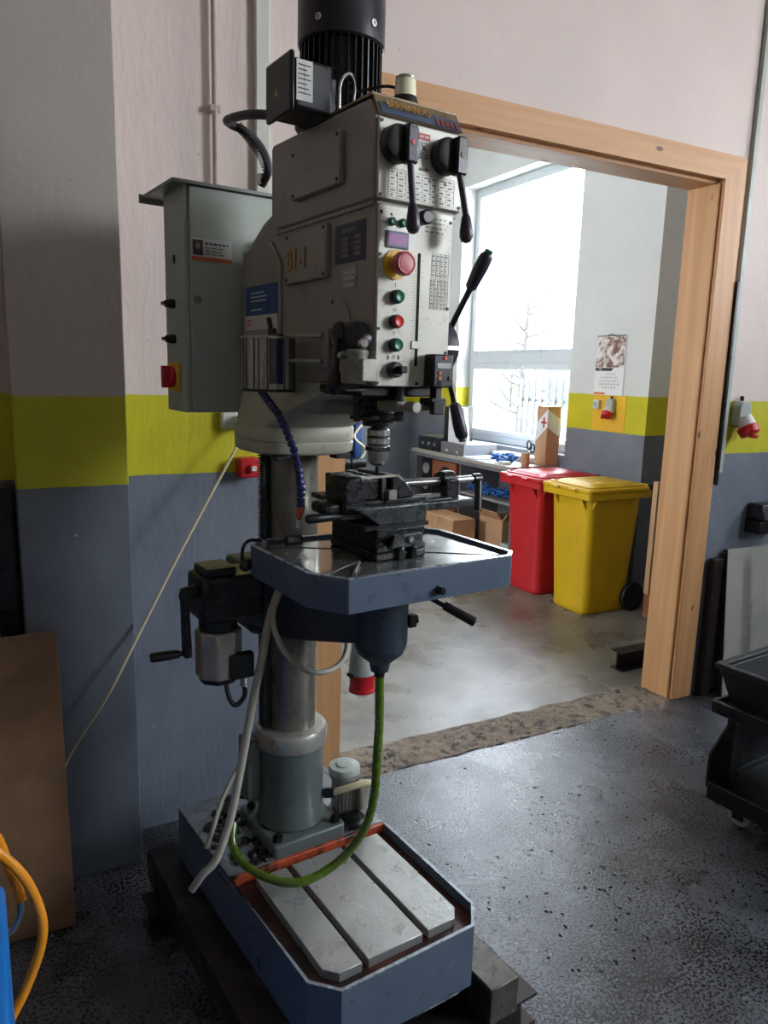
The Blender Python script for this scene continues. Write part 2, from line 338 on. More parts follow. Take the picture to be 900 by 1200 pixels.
    def build(s, name, m, parent=None, bevel=0, angle=35, seg=2, world=False, kind=None):
        bmesh.ops.remove_doubles(s.b, verts=s.b.verts, dist=1e-6)
        bmesh.ops.recalc_face_normals(s.b, faces=s.b.faces)
        me = bpy.data.meshes.new(name); s.b.to_mesh(me); s.b.free()
        for p in me.polygons: p.use_smooth = True
        me.set_sharp_from_angle(angle=R(angle))
        mm = M[m] if isinstance(m, str) else m
        me.materials.append(mm)
        o = bpy.data.objects.new(name, me); COL.objects.link(o)
        if parent is None:
            xs = [v.co for v in me.vertices]
            c = Vector(((min(p.x for p in xs) + max(p.x for p in xs)) / 2, (min(p.y for p in xs) + max(p.y for p in xs)) / 2, min(p.z for p in xs)))
            me.transform(Matrix.Translation(-c)); o.location = c; WM[o.name] = Matrix.Translation(c)
        else:
            if world: me.transform(WM[parent.name].inverted())
            o.parent = parent; WM[o.name] = WM[parent.name]
        if bevel:
            bv = o.modifiers.new('bevel', 'BEVEL'); bv.width = bevel; bv.segments = seg; bv.limit_method = 'ANGLE'; bv.angle_limit = R(30); bv.harden_normals = False
        if kind: o['kind'] = kind
        return o
def thing(name, label, cat, loc=(0, 0, 0), rz=0, group=None):
    o = bpy.data.objects.new(name, None); COL.objects.link(o); o.empty_display_size = .1
    o.location = loc; o.rotation_euler = (0, 0, rz); WM[o.name] = Matrix.Translation(loc) @ Matrix.Rotation(rz, 4, 'Z')
    o['label'] = label; o['category'] = cat
    if group: o['group'] = group
    return o
def tag(o, label, cat, group=None):
    o['label'] = label; o['category'] = cat
    if group: o['group'] = group
    return o
def group_empty(name, kind='structure', loc=(0, 0, 0)):
    o = bpy.data.objects.new(name, None); COL.objects.link(o); o.location = loc; WM[o.name] = Matrix.Translation(loc); o['kind'] = kind; return o
def struct(mb, name, m, bevel=0, **k):
    return mb.build(name, m, None, bevel=bevel, kind='structure', **k)
def lettering(name, body, size, mtx, m, parent, sx=1.0, world=False, ext=.0004):
    cu = bpy.data.curves.new(name, 'FONT'); cu.body = body; cu.size = size; cu.extrude = ext; cu.resolution_u = 3
    cu.align_x = 'CENTER'; cu.align_y = 'CENTER'
    t = bpy.data.objects.new('tmp', cu); COL.objects.link(t)
    bpy.context.view_layer.update()
    me = bpy.data.meshes.new_from_object(t.evaluated_get(bpy.context.evaluated_depsgraph_get()))
    bpy.data.objects.remove(t); bpy.data.curves.remove(cu)
    me.transform(mtx @ Matrix.Diagonal((sx, 1, 1, 1)))
    me.materials.clear(); me.materials.append(M[m])
    o = bpy.data.objects.new(name, me); COL.objects.link(o)
    if world: me.transform(WM[parent.name].inverted())
    o.parent = parent; WM[o.name] = WM[parent.name]; return o
def frame_front(u, v, z):          # text plane facing -v
    return Matrix.Translation((u, v, z)) @ Matrix.Rotation(R(90), 4, 'X')
def frame_left(u, v, z):           # text plane facing -u, reading towards -v
    return Matrix.Translation((u, v, z)) @ Matrix.Rotation(R(-90), 4, 'Z') @ Matrix.Rotation(R(90), 4, 'X')

# ------------------------------------------------------------------ the room shell
CE = 4.8
XL, YF = -7.0, -9.0
struct(MB().box(XL, XR, YF, 0.0, -.1, 0), 'floor', 'floor')
struct(MB().box(-1.6, 4.6, .155, 4.7, -.1, 0.0), 'floor_beyond', 'floorfar')
# rough broken threshold between the two slabs
mb = MB(); nx, ny = 150, 12
vs = []
for j in range(ny + 1):
    for i in range(nx + 1):
        x = .60 + 2.0 * i / nx; y = -.02 + .195 * j / ny
        e = .012 * mnoise.noise(Vector((x * 9, j * .4, 3)))
        if j == 0: y += e - .004
        if j == ny: y += e * 1.3 + .012
        edge = 0 if j in (0, ny) else 1
        z = .001 + edge * (-.006 + .010 * mnoise.noise(Vector((x * 22, y * 22, 0))) + .007 * mnoise.noise(Vector((x * 60, y * 60, 5))) + .006)
        vs.append((x, y, max(.0012, z + .004)))
mb._add(vs, [(j*(nx+1)+i, j*(nx+1)+i+1, (j+1)*(nx+1)+i+1, (j+1)*(nx+1)+i) for j in range(ny) for i in range(nx)])
thr = struct(mb, 'floor_threshold', 'rubble', angle=180)
mb = MB()
for i in range(190):
    x = random.uniform(.75, 2.55); y = random.uniform(-.01, .17); r = random.choice([.005, .008, .011, .016])
    s = [random.uniform(.6, 1.1) for _ in range(3)]
    v = [Vector((x, y, .006)) + Vector((a * r * s[0] * random.uniform(.7, 1.2), b * r * s[1] * random.uniform(.7, 1.2), c * r * .6 * s[2])) for a, b, c in ((1,0,0),(-1,0,0),(0,1,0),(0,-1,0),(0,0,1),(0,0,-1),(.7,.7,.4),(-.7,.7,.4))]
    mb._add(v, [(0,6,4),(6,2,4),(2,7,4),(7,1,4),(1,3,4),(3,0,4),(0,2,6),(1,2,7),(0,5,2),(2,5,1),(1,5,3),(3,5,0)])
o = mb.build('gravel', 'stone', thr, world=True, angle=20); o['kind'] = 'stuff'
mb = MB(); rnd = random.Random(21); n_ = 0
while n_ < 1500:
    x = rnd.uniform(.35, 2.6); y = rnd.uniform(-2.2, -.05)
    dens = max(0, mnoise.noise(Vector((x*1.6, y*1.6, 2))) + .35) * (1.2 - abs(x - 1.0) * .45)
    if x < .72 and y > -1.5 and y < -.3: continue
    if rnd.random() > dens: continue
    r = rnd.choice([.0016, .002, .003, .0045]); a = rnd.uniform(0, 6.28); c, s_ = math.cos(a), math.sin(a); l = rnd.uniform(1, 2.4)
    mb._add([(x + r*l*c, y + r*l*s_, .0005), (x - r*s_, y + r*c, .0005), (x - r*l*c, y - r*l*s_, .0005), (x + r*s_, y - r*c, .0005), (x, y, r*.9)], [(0,1,4),(1,2,4),(2,3,4),(3,0,4)]); n_ += 1
sw = mb.build('metal_swarf', 'slot', angle=20); sw['kind'] = 'stuff'; tag(sw, 'dark metal swarf chips scattered over the concrete right of the drill base', 'swarf')
# wall with the doorway
mb = MB(); mb.box(XL, .60, 0, .155, 0, CE); mb.box(2.70, 5.1, 0, .155, 0, CE); mb.box(.60, 2.70, 0, .155, 2.572, CE)
struct(mb, 'wall_back', 'wall')
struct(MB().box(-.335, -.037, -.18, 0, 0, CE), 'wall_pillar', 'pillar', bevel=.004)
struct(MB().box(XL - .15, XL, YF, .155, 0, CE), 'wall_left', 'wall')
struct(MB().box(XL - .15, XR + .3, YF - .15, YF, 0, CE), 'wall_front', 'wall')
mb = MB(); x0, x1 = XR, XR + .3
ya = sorted([YF, WIN_B[0], WIN_B[1], WIN_A[0], WIN_A[1], 0.155])
mb.box(x0, x1, ya[0], ya[1], 0, CE); mb.box(x0, x1, ya[2], ya[3], 0, CE); mb.box(x0, x1, ya[4], ya[5], 0, CE)
for w in (WIN_A, WIN_B): mb.box(x0, x1, w[0], w[1], 0, w[2]); mb.box(x0, x1, w[0], w[1], w[3], CE)
struct(mb, 'wall_right', 'wall')
struct(MB().box(XL - .15, XR + .9, YF - .15, .155, CE, CE + .15), 'ceiling', 'ceil')
# next room
WY0, WY1, WZ0, WZ1 = 2.08, 3.68, .98, 3.27
mb = MB(); mb.box(3.6, 3.9, 1.28, WY0, 0, 3.7); mb.box(3.6, 3.9, WY1, 4.7, 0, 3.7); mb.box(3.6, 3.9, WY0, WY1, 0, WZ0); mb.box(3.6, 3.9, WY0, WY1, WZ1, 3.7)
struct(mb, 'wall_beyond_right', 'wallfar')
mb = MB(); mb.box(3.9, 4.5, 1.28, 1.45, 0, 3.7); mb.box(4.35, 4.5, -.1, 1.28, 0, 3.7)
struct(mb, 'wall_beyond_niche', 'wallfar')
struct(MB().box(-1.6, 3.6, 4.55, 4.7, 0, 3.7), 'wall_beyond_back', 'wallfar')
mb = MB(); mb.box(-1.75, -1.6, .155, 1.1, 0, 3.7); mb.box(-1.75, -1.6, 2.4, 4.7, 0, 3.7); mb.box(-1.75, -1.6, 1.1, 2.4, 0, 1.3); mb.box(-1.75, -1.6, 1.1, 2.4, 2.75, 3.7)  # left wall, with an opening for the added window
struct(mb, 'wall_beyond_left', 'wallfar')
struct(MB().box(-1.75, 4.5, .155, 4.7, 3.7, 3.8), 'ceiling_beyond', 'ceil')

def window(name, x, y0, y1, z0, z1, transom):
    w = group_empty(name, loc=(x, (y0 + y1) / 2, z0))
    f = MB(); t = .06
    f.box(x-.035, x+.035, y0, y1, z0, z0+t); f.box(x-.035, x+.035, y0, y1, z1-t, z1)
    f.box(x-.035, x+.035, y0, y0+t, z0+t, z1-t); f.box(x-.035, x+.035, y1-t, y1, z0+t, z1-t)
    fo = f.build('window_frame', 'pvc', w, bevel=.004, world=True)
    MB().box(x-.04, x+.035, y0+t, y1-t, transom-.05, transom+.05).build('transom', 'pvc', w, bevel=.005, world=True)
    # opening sash below the transom
    s = MB(); a, b, c, d = y0+t, y1-t, z0+t, transom-.05; q = .045
    s.box(x-.055, x+.02, a, b, c, c+q); s.box(x-.055, x+.02, a, b, d-q, d); s.box(x-.055, x+.02, a, a+q, c+q, d-q); s.box(x-.055, x+.02, b-q, b, c+q, d-q)
    so = s.build('sash', 'pvc', w, bevel=.006, world=True)
    h = MB(); h.box(x-.075, x-.055, (a+b)/2-.06, (a+b)/2+.06, d-q+.012, d-q+.03); h.build('window_handle', 'pvc', so, bevel=.003, world=True)
    MB().box(x-.004, x+.004, a+q, b-q, c+q, d-q).build('pane', 'glass', so, world=True)
    g = MB(); c2, d2 = transom+.05, z1-t; q = .02
    g.box(x-.045, x, a, b, c2, c2+q); g.box(x-.045, x, a, b, d2-q, d2); g.box(x-.045, x, a, a+q, c2+q, d2-q); g.box(x-.045, x, b-q, b, c2+q, d2-q)
    g.build('glazing_bead', 'pvc', w, bevel=.003, world=True)
    MB().box(x-.004, x+.004, a, b, c2, d2).build('pane', 'glass', w, world=True)
    return w
window('window_1', 3.78, WY0, WY1, WZ0, WZ1, 1.745)
window('window_2', XR + .15, WIN_A[0], WIN_A[1], WIN_A[2], WIN_A[3], 2.3)
window('window_3', XR + .15, WIN_B[0], WIN_B[1], WIN_B[2], WIN_B[3], 2.4)
window('window_added', -1.68, 1.1, 2.4, 1.3, 2.75, 1.9)  # added window, out of view, put in to brighten the next room
# timber lining of the doorway
d = group_empty('door_1', loc=(1.65, .08, 0))
mb = MB(); mb.box(2.565, 2.702, -.018, .172, 0, 2.57); mb.build('post', 'pinev', d, bevel=.004, world=True)
mb = MB(); mb.box(2.548, 2.566, .0, .168, 0, 2.452); mb.build('lining_board', 'pinev', d, bevel=.002, world=True)
mb = MB(); mb.box(.598, .737, -.018, .172, 0, 2.468); mb.build('post', 'pinev', d, bevel=.004, world=True)
mb = MB(); mb.prism([(.598, 2.468), (2.565, 2.468), (2.565, 2.4685), (2.702, 2.5725), (.598, 2.5725)], -.0185, .172, 'y'); mb.build('lintel', 'pineh', d, bevel=.004, world=True)
mb = MB(); mb.box(.737, 2.562, .02, .165, 2.452, 2.468); mb.build('lintel_lining', 'pineh', d, bevel=.002, world=True)

# ------------------------------------------------------------------ outside the windows
struct(MB().box(3.95, 30, -12, 30, -.5, -.35), 'ground_outside', 'snow')
b = thing('house', 'pale rendered house faintly seen through the bright window', 'building', (13.5, 14, -.35))
mb = MB(); mb.box(11.5, 17, 10, 18, -.35, 3.0); mb.build('house_wall', 'extwall', b, world=True)
mb = MB(); mb.prism([(10, 3.0), (18, 3.0), (14, 5.0)], 11.3, 17.2, 'x'); mb.build('roof', 'benchgrey', b, world=True)
for k in range(3):
    mb = MB(); mb.box(11.44, 11.5, 11 + k * 2.2, 11.9 + k * 2.2, .8, 2.0); mb.build('window', 'fence', b, world=True)
def fence(x, y0, n, label):
    f = thing('picket_fence', label, 'fence', (x, y0 + n * .09, -.35))
    for z in (.35, 1.15):
        MB().box(x+.02, x+.05, y0, y0 + n * .18, z, z+.06).build('rail', 'fence', f, world=True)
    src = None
    for k in range(n):
        if src is None:
            mb = MB(); mb.box(x-.01, x+.02, y0, y0+.09, -.35, 1.55); src = mb.build('picket', 'fence', f, world=True)
        else:
            c = src.copy(); COL.objects.link(c); c.location.y = k * .18
fence(8.2, 6.2, 14, 'dark picket fence in the yard seen through the lower window pane')
def tree(x, y, h, label):
    t = thing('tree', label, 'tree', (x, y, -.35)); mb = MB()
    mb.tube([(x, y, -.35), (x+.05, y+.05, h*.5), (x, y-.1, h)], .05, 8, 6, [.1, .07, .02]); rnd = random.Random(int(x*10))
    for k in range(16):
        z = h * (.25 + .045 * k); a = rnd.uniform(0, 6.28); L = rnd.uniform(.4, 1.0)
        mb.tube([(x, y, z), (x+math.cos(a)*L*.5, y+math.sin(a)*L*.5, z+.15), (x+math.cos(a)*L, y+math.sin(a)*L, z+.5)], .02, 6, 4, [.03, .018, .006])
    mb.build('trunk', 'bark', t, world=True)
    mb = MB()
    for k in range(240):
        a = rnd.uniform(0, 6.28); L = rnd.uniform(.1, 1.1); z = rnd.uniform(h*.3, h*1.1)
        p = Vector((x+math.cos(a)*L, y+math.sin(a)*L, z)); d1 = Vector((rnd.uniform(-1,1), rnd.uniform(-1,1), rnd.uniform(-1,1))).normalized()*.07; d2 = d1.orthogonal().normalized()*.04
        mb._add([p-d1, p+d2, p+d1, p-d2], [(0, 1, 2, 3)])
    mb.build('foliage', 'leaf', t, world=True, kind='stuff')
tree(7.4, 5.2, 2.6, 'small sparse tree close to the window in the yard')
tree(9.6, 10.4, 3.2, 'taller bare tree beyond the picket fence')
mb = MB(); mb.box(4.6, 5.2, 6.1, 6.8, -.35, 4.2)
tag(mb.build('masonry_pier', 'extwall'), 'pale masonry pier outside the window, at its left edge', 'pillar')

# ------------------------------------------------------------------ on the wall behind the machine
mb = MB(); mb.tube([(.277, -.022, 4.75), (.277, -.022, 1.9)], .009, 12, 0)
p = tag(mb.build('conduit_pipe', 'pipe'), 'thin old painted pipe running down the wall behind the switch cabinet', 'pipe')
mb = MB()
for z in (2.35, 3.1): mb.box(.262, .292, -.03, 0, z, z+.018)
mb.build('pipe_clip', 'pipe', p, world=True)
mb = MB(); mb.box(.407, .452, -.024, 0, 1.9, 4.3)
tag(mb.build('cable_trunking', 'white_pl', bevel=.003), 'flat white vertical cable trunking between pipe and drill motor', 'trunking')
mb = MB(); mb.box(2.73, 2.757, -.02, 0, 1.15, 4.7)
tag(mb.build('cable_trunking', 'greywhite', bevel=.002), 'narrow white cable trunking right of the timber doorway', 'trunking')
mb = MB(); mb.box(2.706, 2.722, -.03, -.012, 1.09, 2.04)
tag(mb.build('flat_bar', 'blackmetal', bevel=.002), 'slim dark flat bar standing along the right timber post', 'bar')
def socket_cee(x, y, z, s, label, face='y'):
    loc = (x, y, z); rz = 0 if face == 'y' else R(90) * -1
    t = thing('power_socket', label, 'socket', loc, rz, 'red industrial power sockets')
    mb = MB(); mb.prism([(-.036*s, .0), (.036*s, 0), (.036*s, .085*s), (.022*s, .105*s), (-.022*s, .105*s), (-.036*s, .085*s)], -.045*s, 0, 'y'); mb.build('socket_body', 'greywhite', t, bevel=.006*s)
    mb = MB(); mb.lathe([(.034*s, 0), (.037*s, .035*s), (.036*s, .04*s)], (0, -.035*s, .035*s), (.12, -.50, -.86)); mb.build('socket_collar', 'white_pl', t)
    mb = MB(); mb.lathe([(.036*s, 0), (.043*s, .006*s), (.040*s, .036*s), (.033*s, .042*s)], (.004*s, -.053*s, .002*s), (.12, -.50, -.86)); mb.box(-.01*s, .01*s, -.11*s, -.08*s, -.045*s, -.03*s); mb.build('socket_cap', 'redpl', t, bevel=.002)
    mb = MB(); mb.cyl((0, -.02*s, .10*s), (0, -.02*s, .125*s), .008*s); mb.build('cable_gland', 'black', t)
    return t
socket_cee(2.835, 0, 1.375, 1.15, 'red and grey industrial socket on the yellow band right of the doorway')
# black wall holder, right edge
t = thing('wall_holder', 'black box holder fixed on the grey wall at right edge of photo', 'holder', (3.06, 0, .84))
MB().box(2.99, 3.2, -.09, 0, .835, .90).build('holder_body', 'black', t, bevel=.006, world=True)
MB().prism([(-.11, .905), (0, .905), (0, .985), (-.08, .985)], 2.995, 3.2, 'x').build('holder_lid', 'blackmetal', t, bevel=.008, world=True)
# leaning board
mb = MB(); ang = R(4.5)
mt = Matrix.Translation((2.86, -.085, 0)) @ Matrix.Rotation(-ang, 4, 'X')
mb.box(-.02, .75, -.008, .008, 0, .76, mt)
t = thing('leaning_board', 'whitish stained board leaning on the wall right of the doorway', 'board', (3.2, -.085, 0))
mb.build('board_panel', 'boardgrey', t, world=True, bevel=.002)
mb = MB(); mb.box(-.028, -.02, -.012, .010, 0, .762, mt); mb.build('edge_strip', 'rustysteel', t, world=True)
mb = MB(); mb.box(3.07, 3.12, -.30, -.25, .0, .80)
tag(mb.build('dark_upright', 'blackmetal', bevel=.004), 'black steel post in front of the whitish board at right edge', 'post')
mb = MB(); mb.box(2.74, 2.80, -.05, -.01, 0, .72)
tag(mb.build('dark_plank', 'rustysteel', bevel=.003), 'dark narrow plank upright between timber post and whitish board', 'plank')

# socket and its cable
t = thing('wall_socket', 'white wall socket on the yellow band below the switch cabinet', 'socket', (.33, 0, 1.40))
MB().box(.285, .365, -.03, 0, 1.385, 1.445).build('socket_body', 'white_pl', t, bevel=.006, world=True)
MB().box(.325, .36, -.07, -.03, 1.39, 1.43).build('plug', 'white_pl', t, bevel=.006, world=True)
mb = MB(); mb.tube([(.345, -.06, 1.392), (.31, -.1, 1.33), (.22, -.13, 1.19), (.10, -.17, 1.00), (-.02, -.21, .80), (-.13, -.25, .62), (-.235, -.21, .44), (-.3, -.21, .3)], .0045, 8)
tag(mb.build('cable', 'cream'), 'thin cream cable slanting from white wall socket to behind brown sheet', 'cable')
t = thing('emergency_switch', 'red emergency switch box on the wall behind the drill column', 'switch', (.365, 0, 1.22))
MB().box(.335, .405, -.065, 0, 1.225, 1.29).build('switch_box', 'redpl', t, bevel=.006, world=True)
mb = MB(); mb.cyl((.375, -.065, 1.258), (.375, -.082, 1.258), .014); mb.build('switch_knob', 'redbtn', t, bevel=.003, world=True)
MB().box(.366, .384, -.086, -.081, 1.250, 1.266).build('key_tab', 'white_pl', t, bevel=.001, world=True)

# brown sheet leaning at left, dark strip put in for the gap in the corner
ang = math.atan2(.165, .84); mt = Matrix.Translation((-.5, -.385, .002)) @ Matrix.Rotation(-ang, 4, 'X')
mb = MB(); mb.box(-.30, .243, -.006, .006, 0, .845, mt)
tag(mb.build('leaning_sheet', 'sheetbrown', bevel=.0015), 'brown hardboard sheet leaning against the pillar at left', 'sheet')
mb = MB(); mb.box(-.40, -.345, -.10, -.0, 0, 1.23)  # dark strip put in where the corner is only a dark gap
tag(mb.build('dark_upright', 'blackmetal', bevel=.004), 'dark upright strip put in for the dark gap left of the pillar', 'post')

# blue cabinet edge and orange hose, bottom left
t = thing('blue_cabinet', 'bright blue painted machine cabinet at the bottom left corner', 'cabinet', (-.67, -1.35, 0))
MB().box(-.93, -.412, -1.62, -1.2, .04, .74).build('cabinet_body', 'bluebright', t, bevel=.012, world=True, seg=3)
MB().box(-.91, -.43, -1.60, -1.22, 0, .04).build('plinth', 'black', t, world=True)
mb = MB(); mb.tube([(-.50, -1.17, .70), (-.455, -1.165, .795), (-.425, -1.16, .775), (-.385, -1.16, .715), (-.362, -1.16, .64), (-.362, -1.16, .58), (-.385, -1.16, .51), (-.42, -1.17, .45), (-.48, -1.17, .36)], .0085, 12)
tag(mb.build('air_hose', 'orangehose'), 'orange hose loop, outer one, hanging beside the blue cabinet', 'hose', 'orange hoses by the blue cabinet')
t = thing('air_hose', 'shorter orange hose with a metal end fitting by the blue cabinet', 'hose', (-.42, -1.15, .7), 0, 'orange hoses by the blue cabinet')
mb = MB(); mb.tube([(-.46, -1.12, .80), (-.425, -1.125, .785), (-.408, -1.13, .73), (-.395, -1.14, .685), (-.39, -1.14, .655)], .0085, 12); mb.build('hose_tube', 'orangehose', t, world=True)
mb = MB(); mb.tube([(-.390, -1.14, .658), (-.392, -1.14, .63), (-.405, -1.14, .605), (-.412, -1.14, .60)], .007, 12, 5); mb.build('fitting', 'steel', t, world=True)

# ------------------------------------------------------------------ black cart at right
ck = R(-5)
t = thing('tool_trolley', 'black steel trolley with lower tray on castors at the right edge', 'trolley', (1.83, -.82, 0), R(-84))
# local: x runs toward the viewer, y runs to the right
MB().box(0, .75, 0, .55, .115, .14).build('lower_tray', 'darkcart', t, bevel=.004)
mb = MB(); mb.box(0, .75, -.004, .01, .10, .165); mb.box(-.004, .01, 0, .55, .10, .165); mb.box(.74, .754, 0, .55, .1, .165); mb.box(0, .75, .54, .554, .1, .165); mb.build('tray_rim', 'blackmetal', t, bevel=.003)
MB().prism([(0, .14), (.55, .14), (.55, .36), (.10, .36), (0, .27)], -.012, .0, 'x').build('end_panel', 'darkcart', t, bevel=.003)
for (x, y) in ((.01, .06), (.01, .50), (.70, .06), (.70, .50)):
    MB().box(x, x+.03, y, y+.03, .14, .44).build('upright', 'blackmetal', t, bevel=.003)
mb = MB(); mb.box(-.01, .75, .0, .55, .44, .455); mb.box(-.015, .75, -.01, .012, .43, .475); mb.box(-.015, .0, 0, .55, .43, .475); mb.build('upper_frame', 'blackmetal', t, bevel=.003)
for (x, y) in ((.08, .10), (.08, .45), (.68, .10), (.68, .45)):
    mb = MB(); mb.cyl((x, y-.014, .045), (x, y+.014, .045), .044, seg=24); w = mb.build('castor', 'greywhite', t, bevel=.004)
    mb = MB(); mb.box(x-.02, x+.02, y-.026, y-.018, .03, .115); mb.box(x-.02, x+.02, y+.018, y+.026, .03, .115); mb.box(x-.03, x+.03, y-.03, y+.03, .10, .115); mb.build('fork', 'darksteel', w)
t = thing('plastic_crate', 'dark grey open plastic crate standing on the black trolley', 'crate', (1.85, -.80, .456), R(-84))
mb = MB()
o1 = [(.03, .04), (.55, .04), (.55, .48), (.03, .48)]; o2 = [(-.005, .0), (.59, .0), (.59, .52), (-.005, .52)]
i1 = [(.045, .055), (.535, .055), (.535, .465), (.045, .465)]; i2 = [(.015, .02), (.57, .02), (.57, .50), (.015, .50)]
n = 4; v = [(p[0], p[1], 0) for p in o1] + [(p[0], p[1], .135) for p in o2] + [(p[0], p[1], .012) for p in i1] + [(p[0], p[1], .135) for p in i2]
f = [(3, 2, 1, 0), (8, 9, 10, 11)]
for i in range(4):
    j = (i+1) % 4; f += [(i, j, 4+j, 4+i), (8+j, 8+i, 12+i, 12+j), (4+i, 4+j, 12+j, 12+i)]
mb._add(v, f); mb.build('crate_body', 'crate', t, bevel=.004)
MB().ring([(-.015, -.01), (.60, -.01), (.60, .53), (-.015, .53)], [(.012, .016), (.574, .016), (.574, .504), (.012, .504)], .128, .15).build('crate_rim', 'crate', t, bevel=.005)

# ------------------------------------------------------------------ next room: bins
def bin_(mc, x, y, label, sticker=False):
    t = thing('wheelie_bin', label, 'bin', (x, y, 0), 0, 'wheeled bins in the next room')
    t.scale = (.98, .90, 1)   # a narrow bin
    def rr(x0, x1, y0, y1, r=.05, k=4):
        pts = []
        for cx, cy, a0 in ((x1-r, y0+r, -90), (x1-r, y1-r, 0), (x0+r, y1-r, 90), (x0+r, y0+r, 180)):
            for i in range(k+1): a = R(a0 + 90*i/k); pts.append((cx+r*math.cos(a), cy+r*math.sin(a)))
        return pts
    prof = [(.0, rr(.065, .455, .055, .42, .06)), (.02, rr(.055, .465, .045, .43, .06)), (.045, rr(.06, .46, .05, .425, .06)), (.80, rr(.02, .50, .015, .455, .05)), (.835, rr(.015, .505, .01, .46, .05))]
    mb = MB(); n = len(prof[0][1]); v = [(p[0], p[1], z) for z, ps in prof for p in ps]
    f = [tuple(range(n))[::-1], tuple(range((len(prof)-1)*n, len(prof)*n))]
    for k in range(len(prof)-1): f += [(k*n+i, k*n+(i+1) % n, (k+1)*n+(i+1) % n, (k+1)*n+i) for i in range(n)]
    mb._add(v, f); body = mb.build('bin_body', mc, t, angle=50)
    MB().prism(rr(-.03, .55, -.03, .50, .03), .80, .845).build('rim', mc, t, bevel=.006)
    mb = MB()
    for yy in (.06, .36): MB().prism([(-.02, .80), (.04, .80), (.04, .70)], yy, yy+.012, 'y').build('rim_rib', mc, t)
    for xx in (.05, .4): MB().prism([(-.02, .80), (.02, .80), (.04, .71)], xx, xx+.012, 'x').build('rim_rib', mc, t)
    lid = MB().prism(rr(-.035, .52, -.035, .505, .03), .845, .875).build('lid', mc, t, bevel=.008)
    mb = MB(); mb.prism(rr(.02, .50, .02, .45, .05), .875, .90, pts2=rr(.06, .46, .06, .41, .04)); mb.build('lid_panel', mc, lid, bevel=.006)
    for yy in (.10, .29): MB().box(-.055, -.03, yy, yy+.08, .85, .868).build('lid_grip', mc, lid, bevel=.004)
    MB().ring(rr(.0, .51, .0, .47, .04), rr(.015, .495, .015, .455, .035), .875, .886).build('lid_ridge', mc, lid, bevel=.003)
    mb = MB(); mb.cyl((.548, .02, .87), (.548, .45, .87), .014, seg=12); mb.build('handle_bar', mc, t)
    mb = MB()
    for yy in (.0, .45): mb.cyl((.55, yy-.01, .868), (.55, yy+.02, .868), .018, seg=12)
    mb.build('hinge_cap', 'black', t)
    for yy in (-.005, .435):
        mb = MB(); mb.lathe([(.06, 0), (.098, .004), (.102, .012), (.102, .03), (.098, .04), (.06, .044)], (.475, yy, .1), (0, 1, 0), 32); w = mb.build('wheel', 'rubber', t)
        mb = MB(); mb.lathe([(.058, 0), (.058, .05)], (.475, yy-.003, .1), (0, 1, 0), 24); mb.build('wheel_hub', 'black', w, bevel=.004)
    mb = MB(); mb.cyl((.475, .03, .1), (.475, .44, .1), .012); mb.build('axle', 'darksteel', t)
    if sticker:
        mb = MB(); mb.lathe([(.028, 0), (.028, .001)], (.036, .115, .66), (-1, -.0, .08), 24); mb.build('round_sticker', 'paperblue', body)
    return t
bin_('binred', 3.03, 1.660, 'red wheeled waste bin behind the yellow one', True)
bin_('binyellow', 3.03, 1.155, 'yellow wheeled waste bin with scuffed lid in the next room')

# bench along the window wall
t = thing('workbench', 'long grey workbench under the window in the next room', 'workbench', (3.35, 2.85, 0))
BY0, BY1 = 2.13, 3.66
MB().box(3.12, 3.598, BY0, BY1, .870, .898).build('worktop', 'benchtop', t, bevel=.003, world=True)
MB().box(3.12, 3.135, BY0, BY1, .840, .870).build('front_rail', 'benchgrey', t, world=True)
for y in (BY1 - .03, BY0): MB().box(3.16, 3.58, y, y+.03, 0, .870).build('leg_panel', 'benchgrey', t, bevel=.002, world=True)
MB().box(3.56, 3.585, BY0 + .03, BY1 - .03, .05, .865).build('back_panel', 'benchgrey', t, world=True)
MB().box(3.15, 3.56, BY0 + .03, 2.86, .585, .605).build('shelf', 'shelfgrey', t, bevel=.002, world=True)
MB().box(3.15, 3.56, 2.86, 2.88, .085, .868).build('divider', 'benchgrey', t, world=True)
MB().box(3.13, 3.56, BY0 + .03, BY1 - .03, .06, .085).build('shelf', 'shelfgrey', t, bevel=.002, world=True)
t = thing('loudspeaker', 'brown veneer loudspeaker with dark cone below the far bench end', 'speaker', (3.25, 3.2, .086))
MB().box(3.18, 3.45, 2.98, 3.38, .40, .82).build('speaker_cabinet', 'speakerwood', t, bevel=.004, world=True)
MB().box(3.16, 3.45, 3.38, 3.52, .40, .82).build('baffle', 'black', t, bevel=.003, world=True)
for z in (.73, .58):
    mb = MB(); mb.lathe([(.05, 0), (.045, .008), (.02, .002)], (3.16, 3.45, z), (-1, 0, 0), 24); mb.build('tweeter', 'alu', t, world=True)
mb = MB(); mb.lathe([(.115, 0), (.115, .01), (.10, .008), (.03, .001)], (3.18, 3.14, .66), (-1, 0, 0), 32); mb.build('woofer', 'black', t, world=True)
MB().box(3.20, 3.5, 3.0, 3.5, .0865, .40).build('speaker_stand', 'black', t, bevel=.004, world=True)
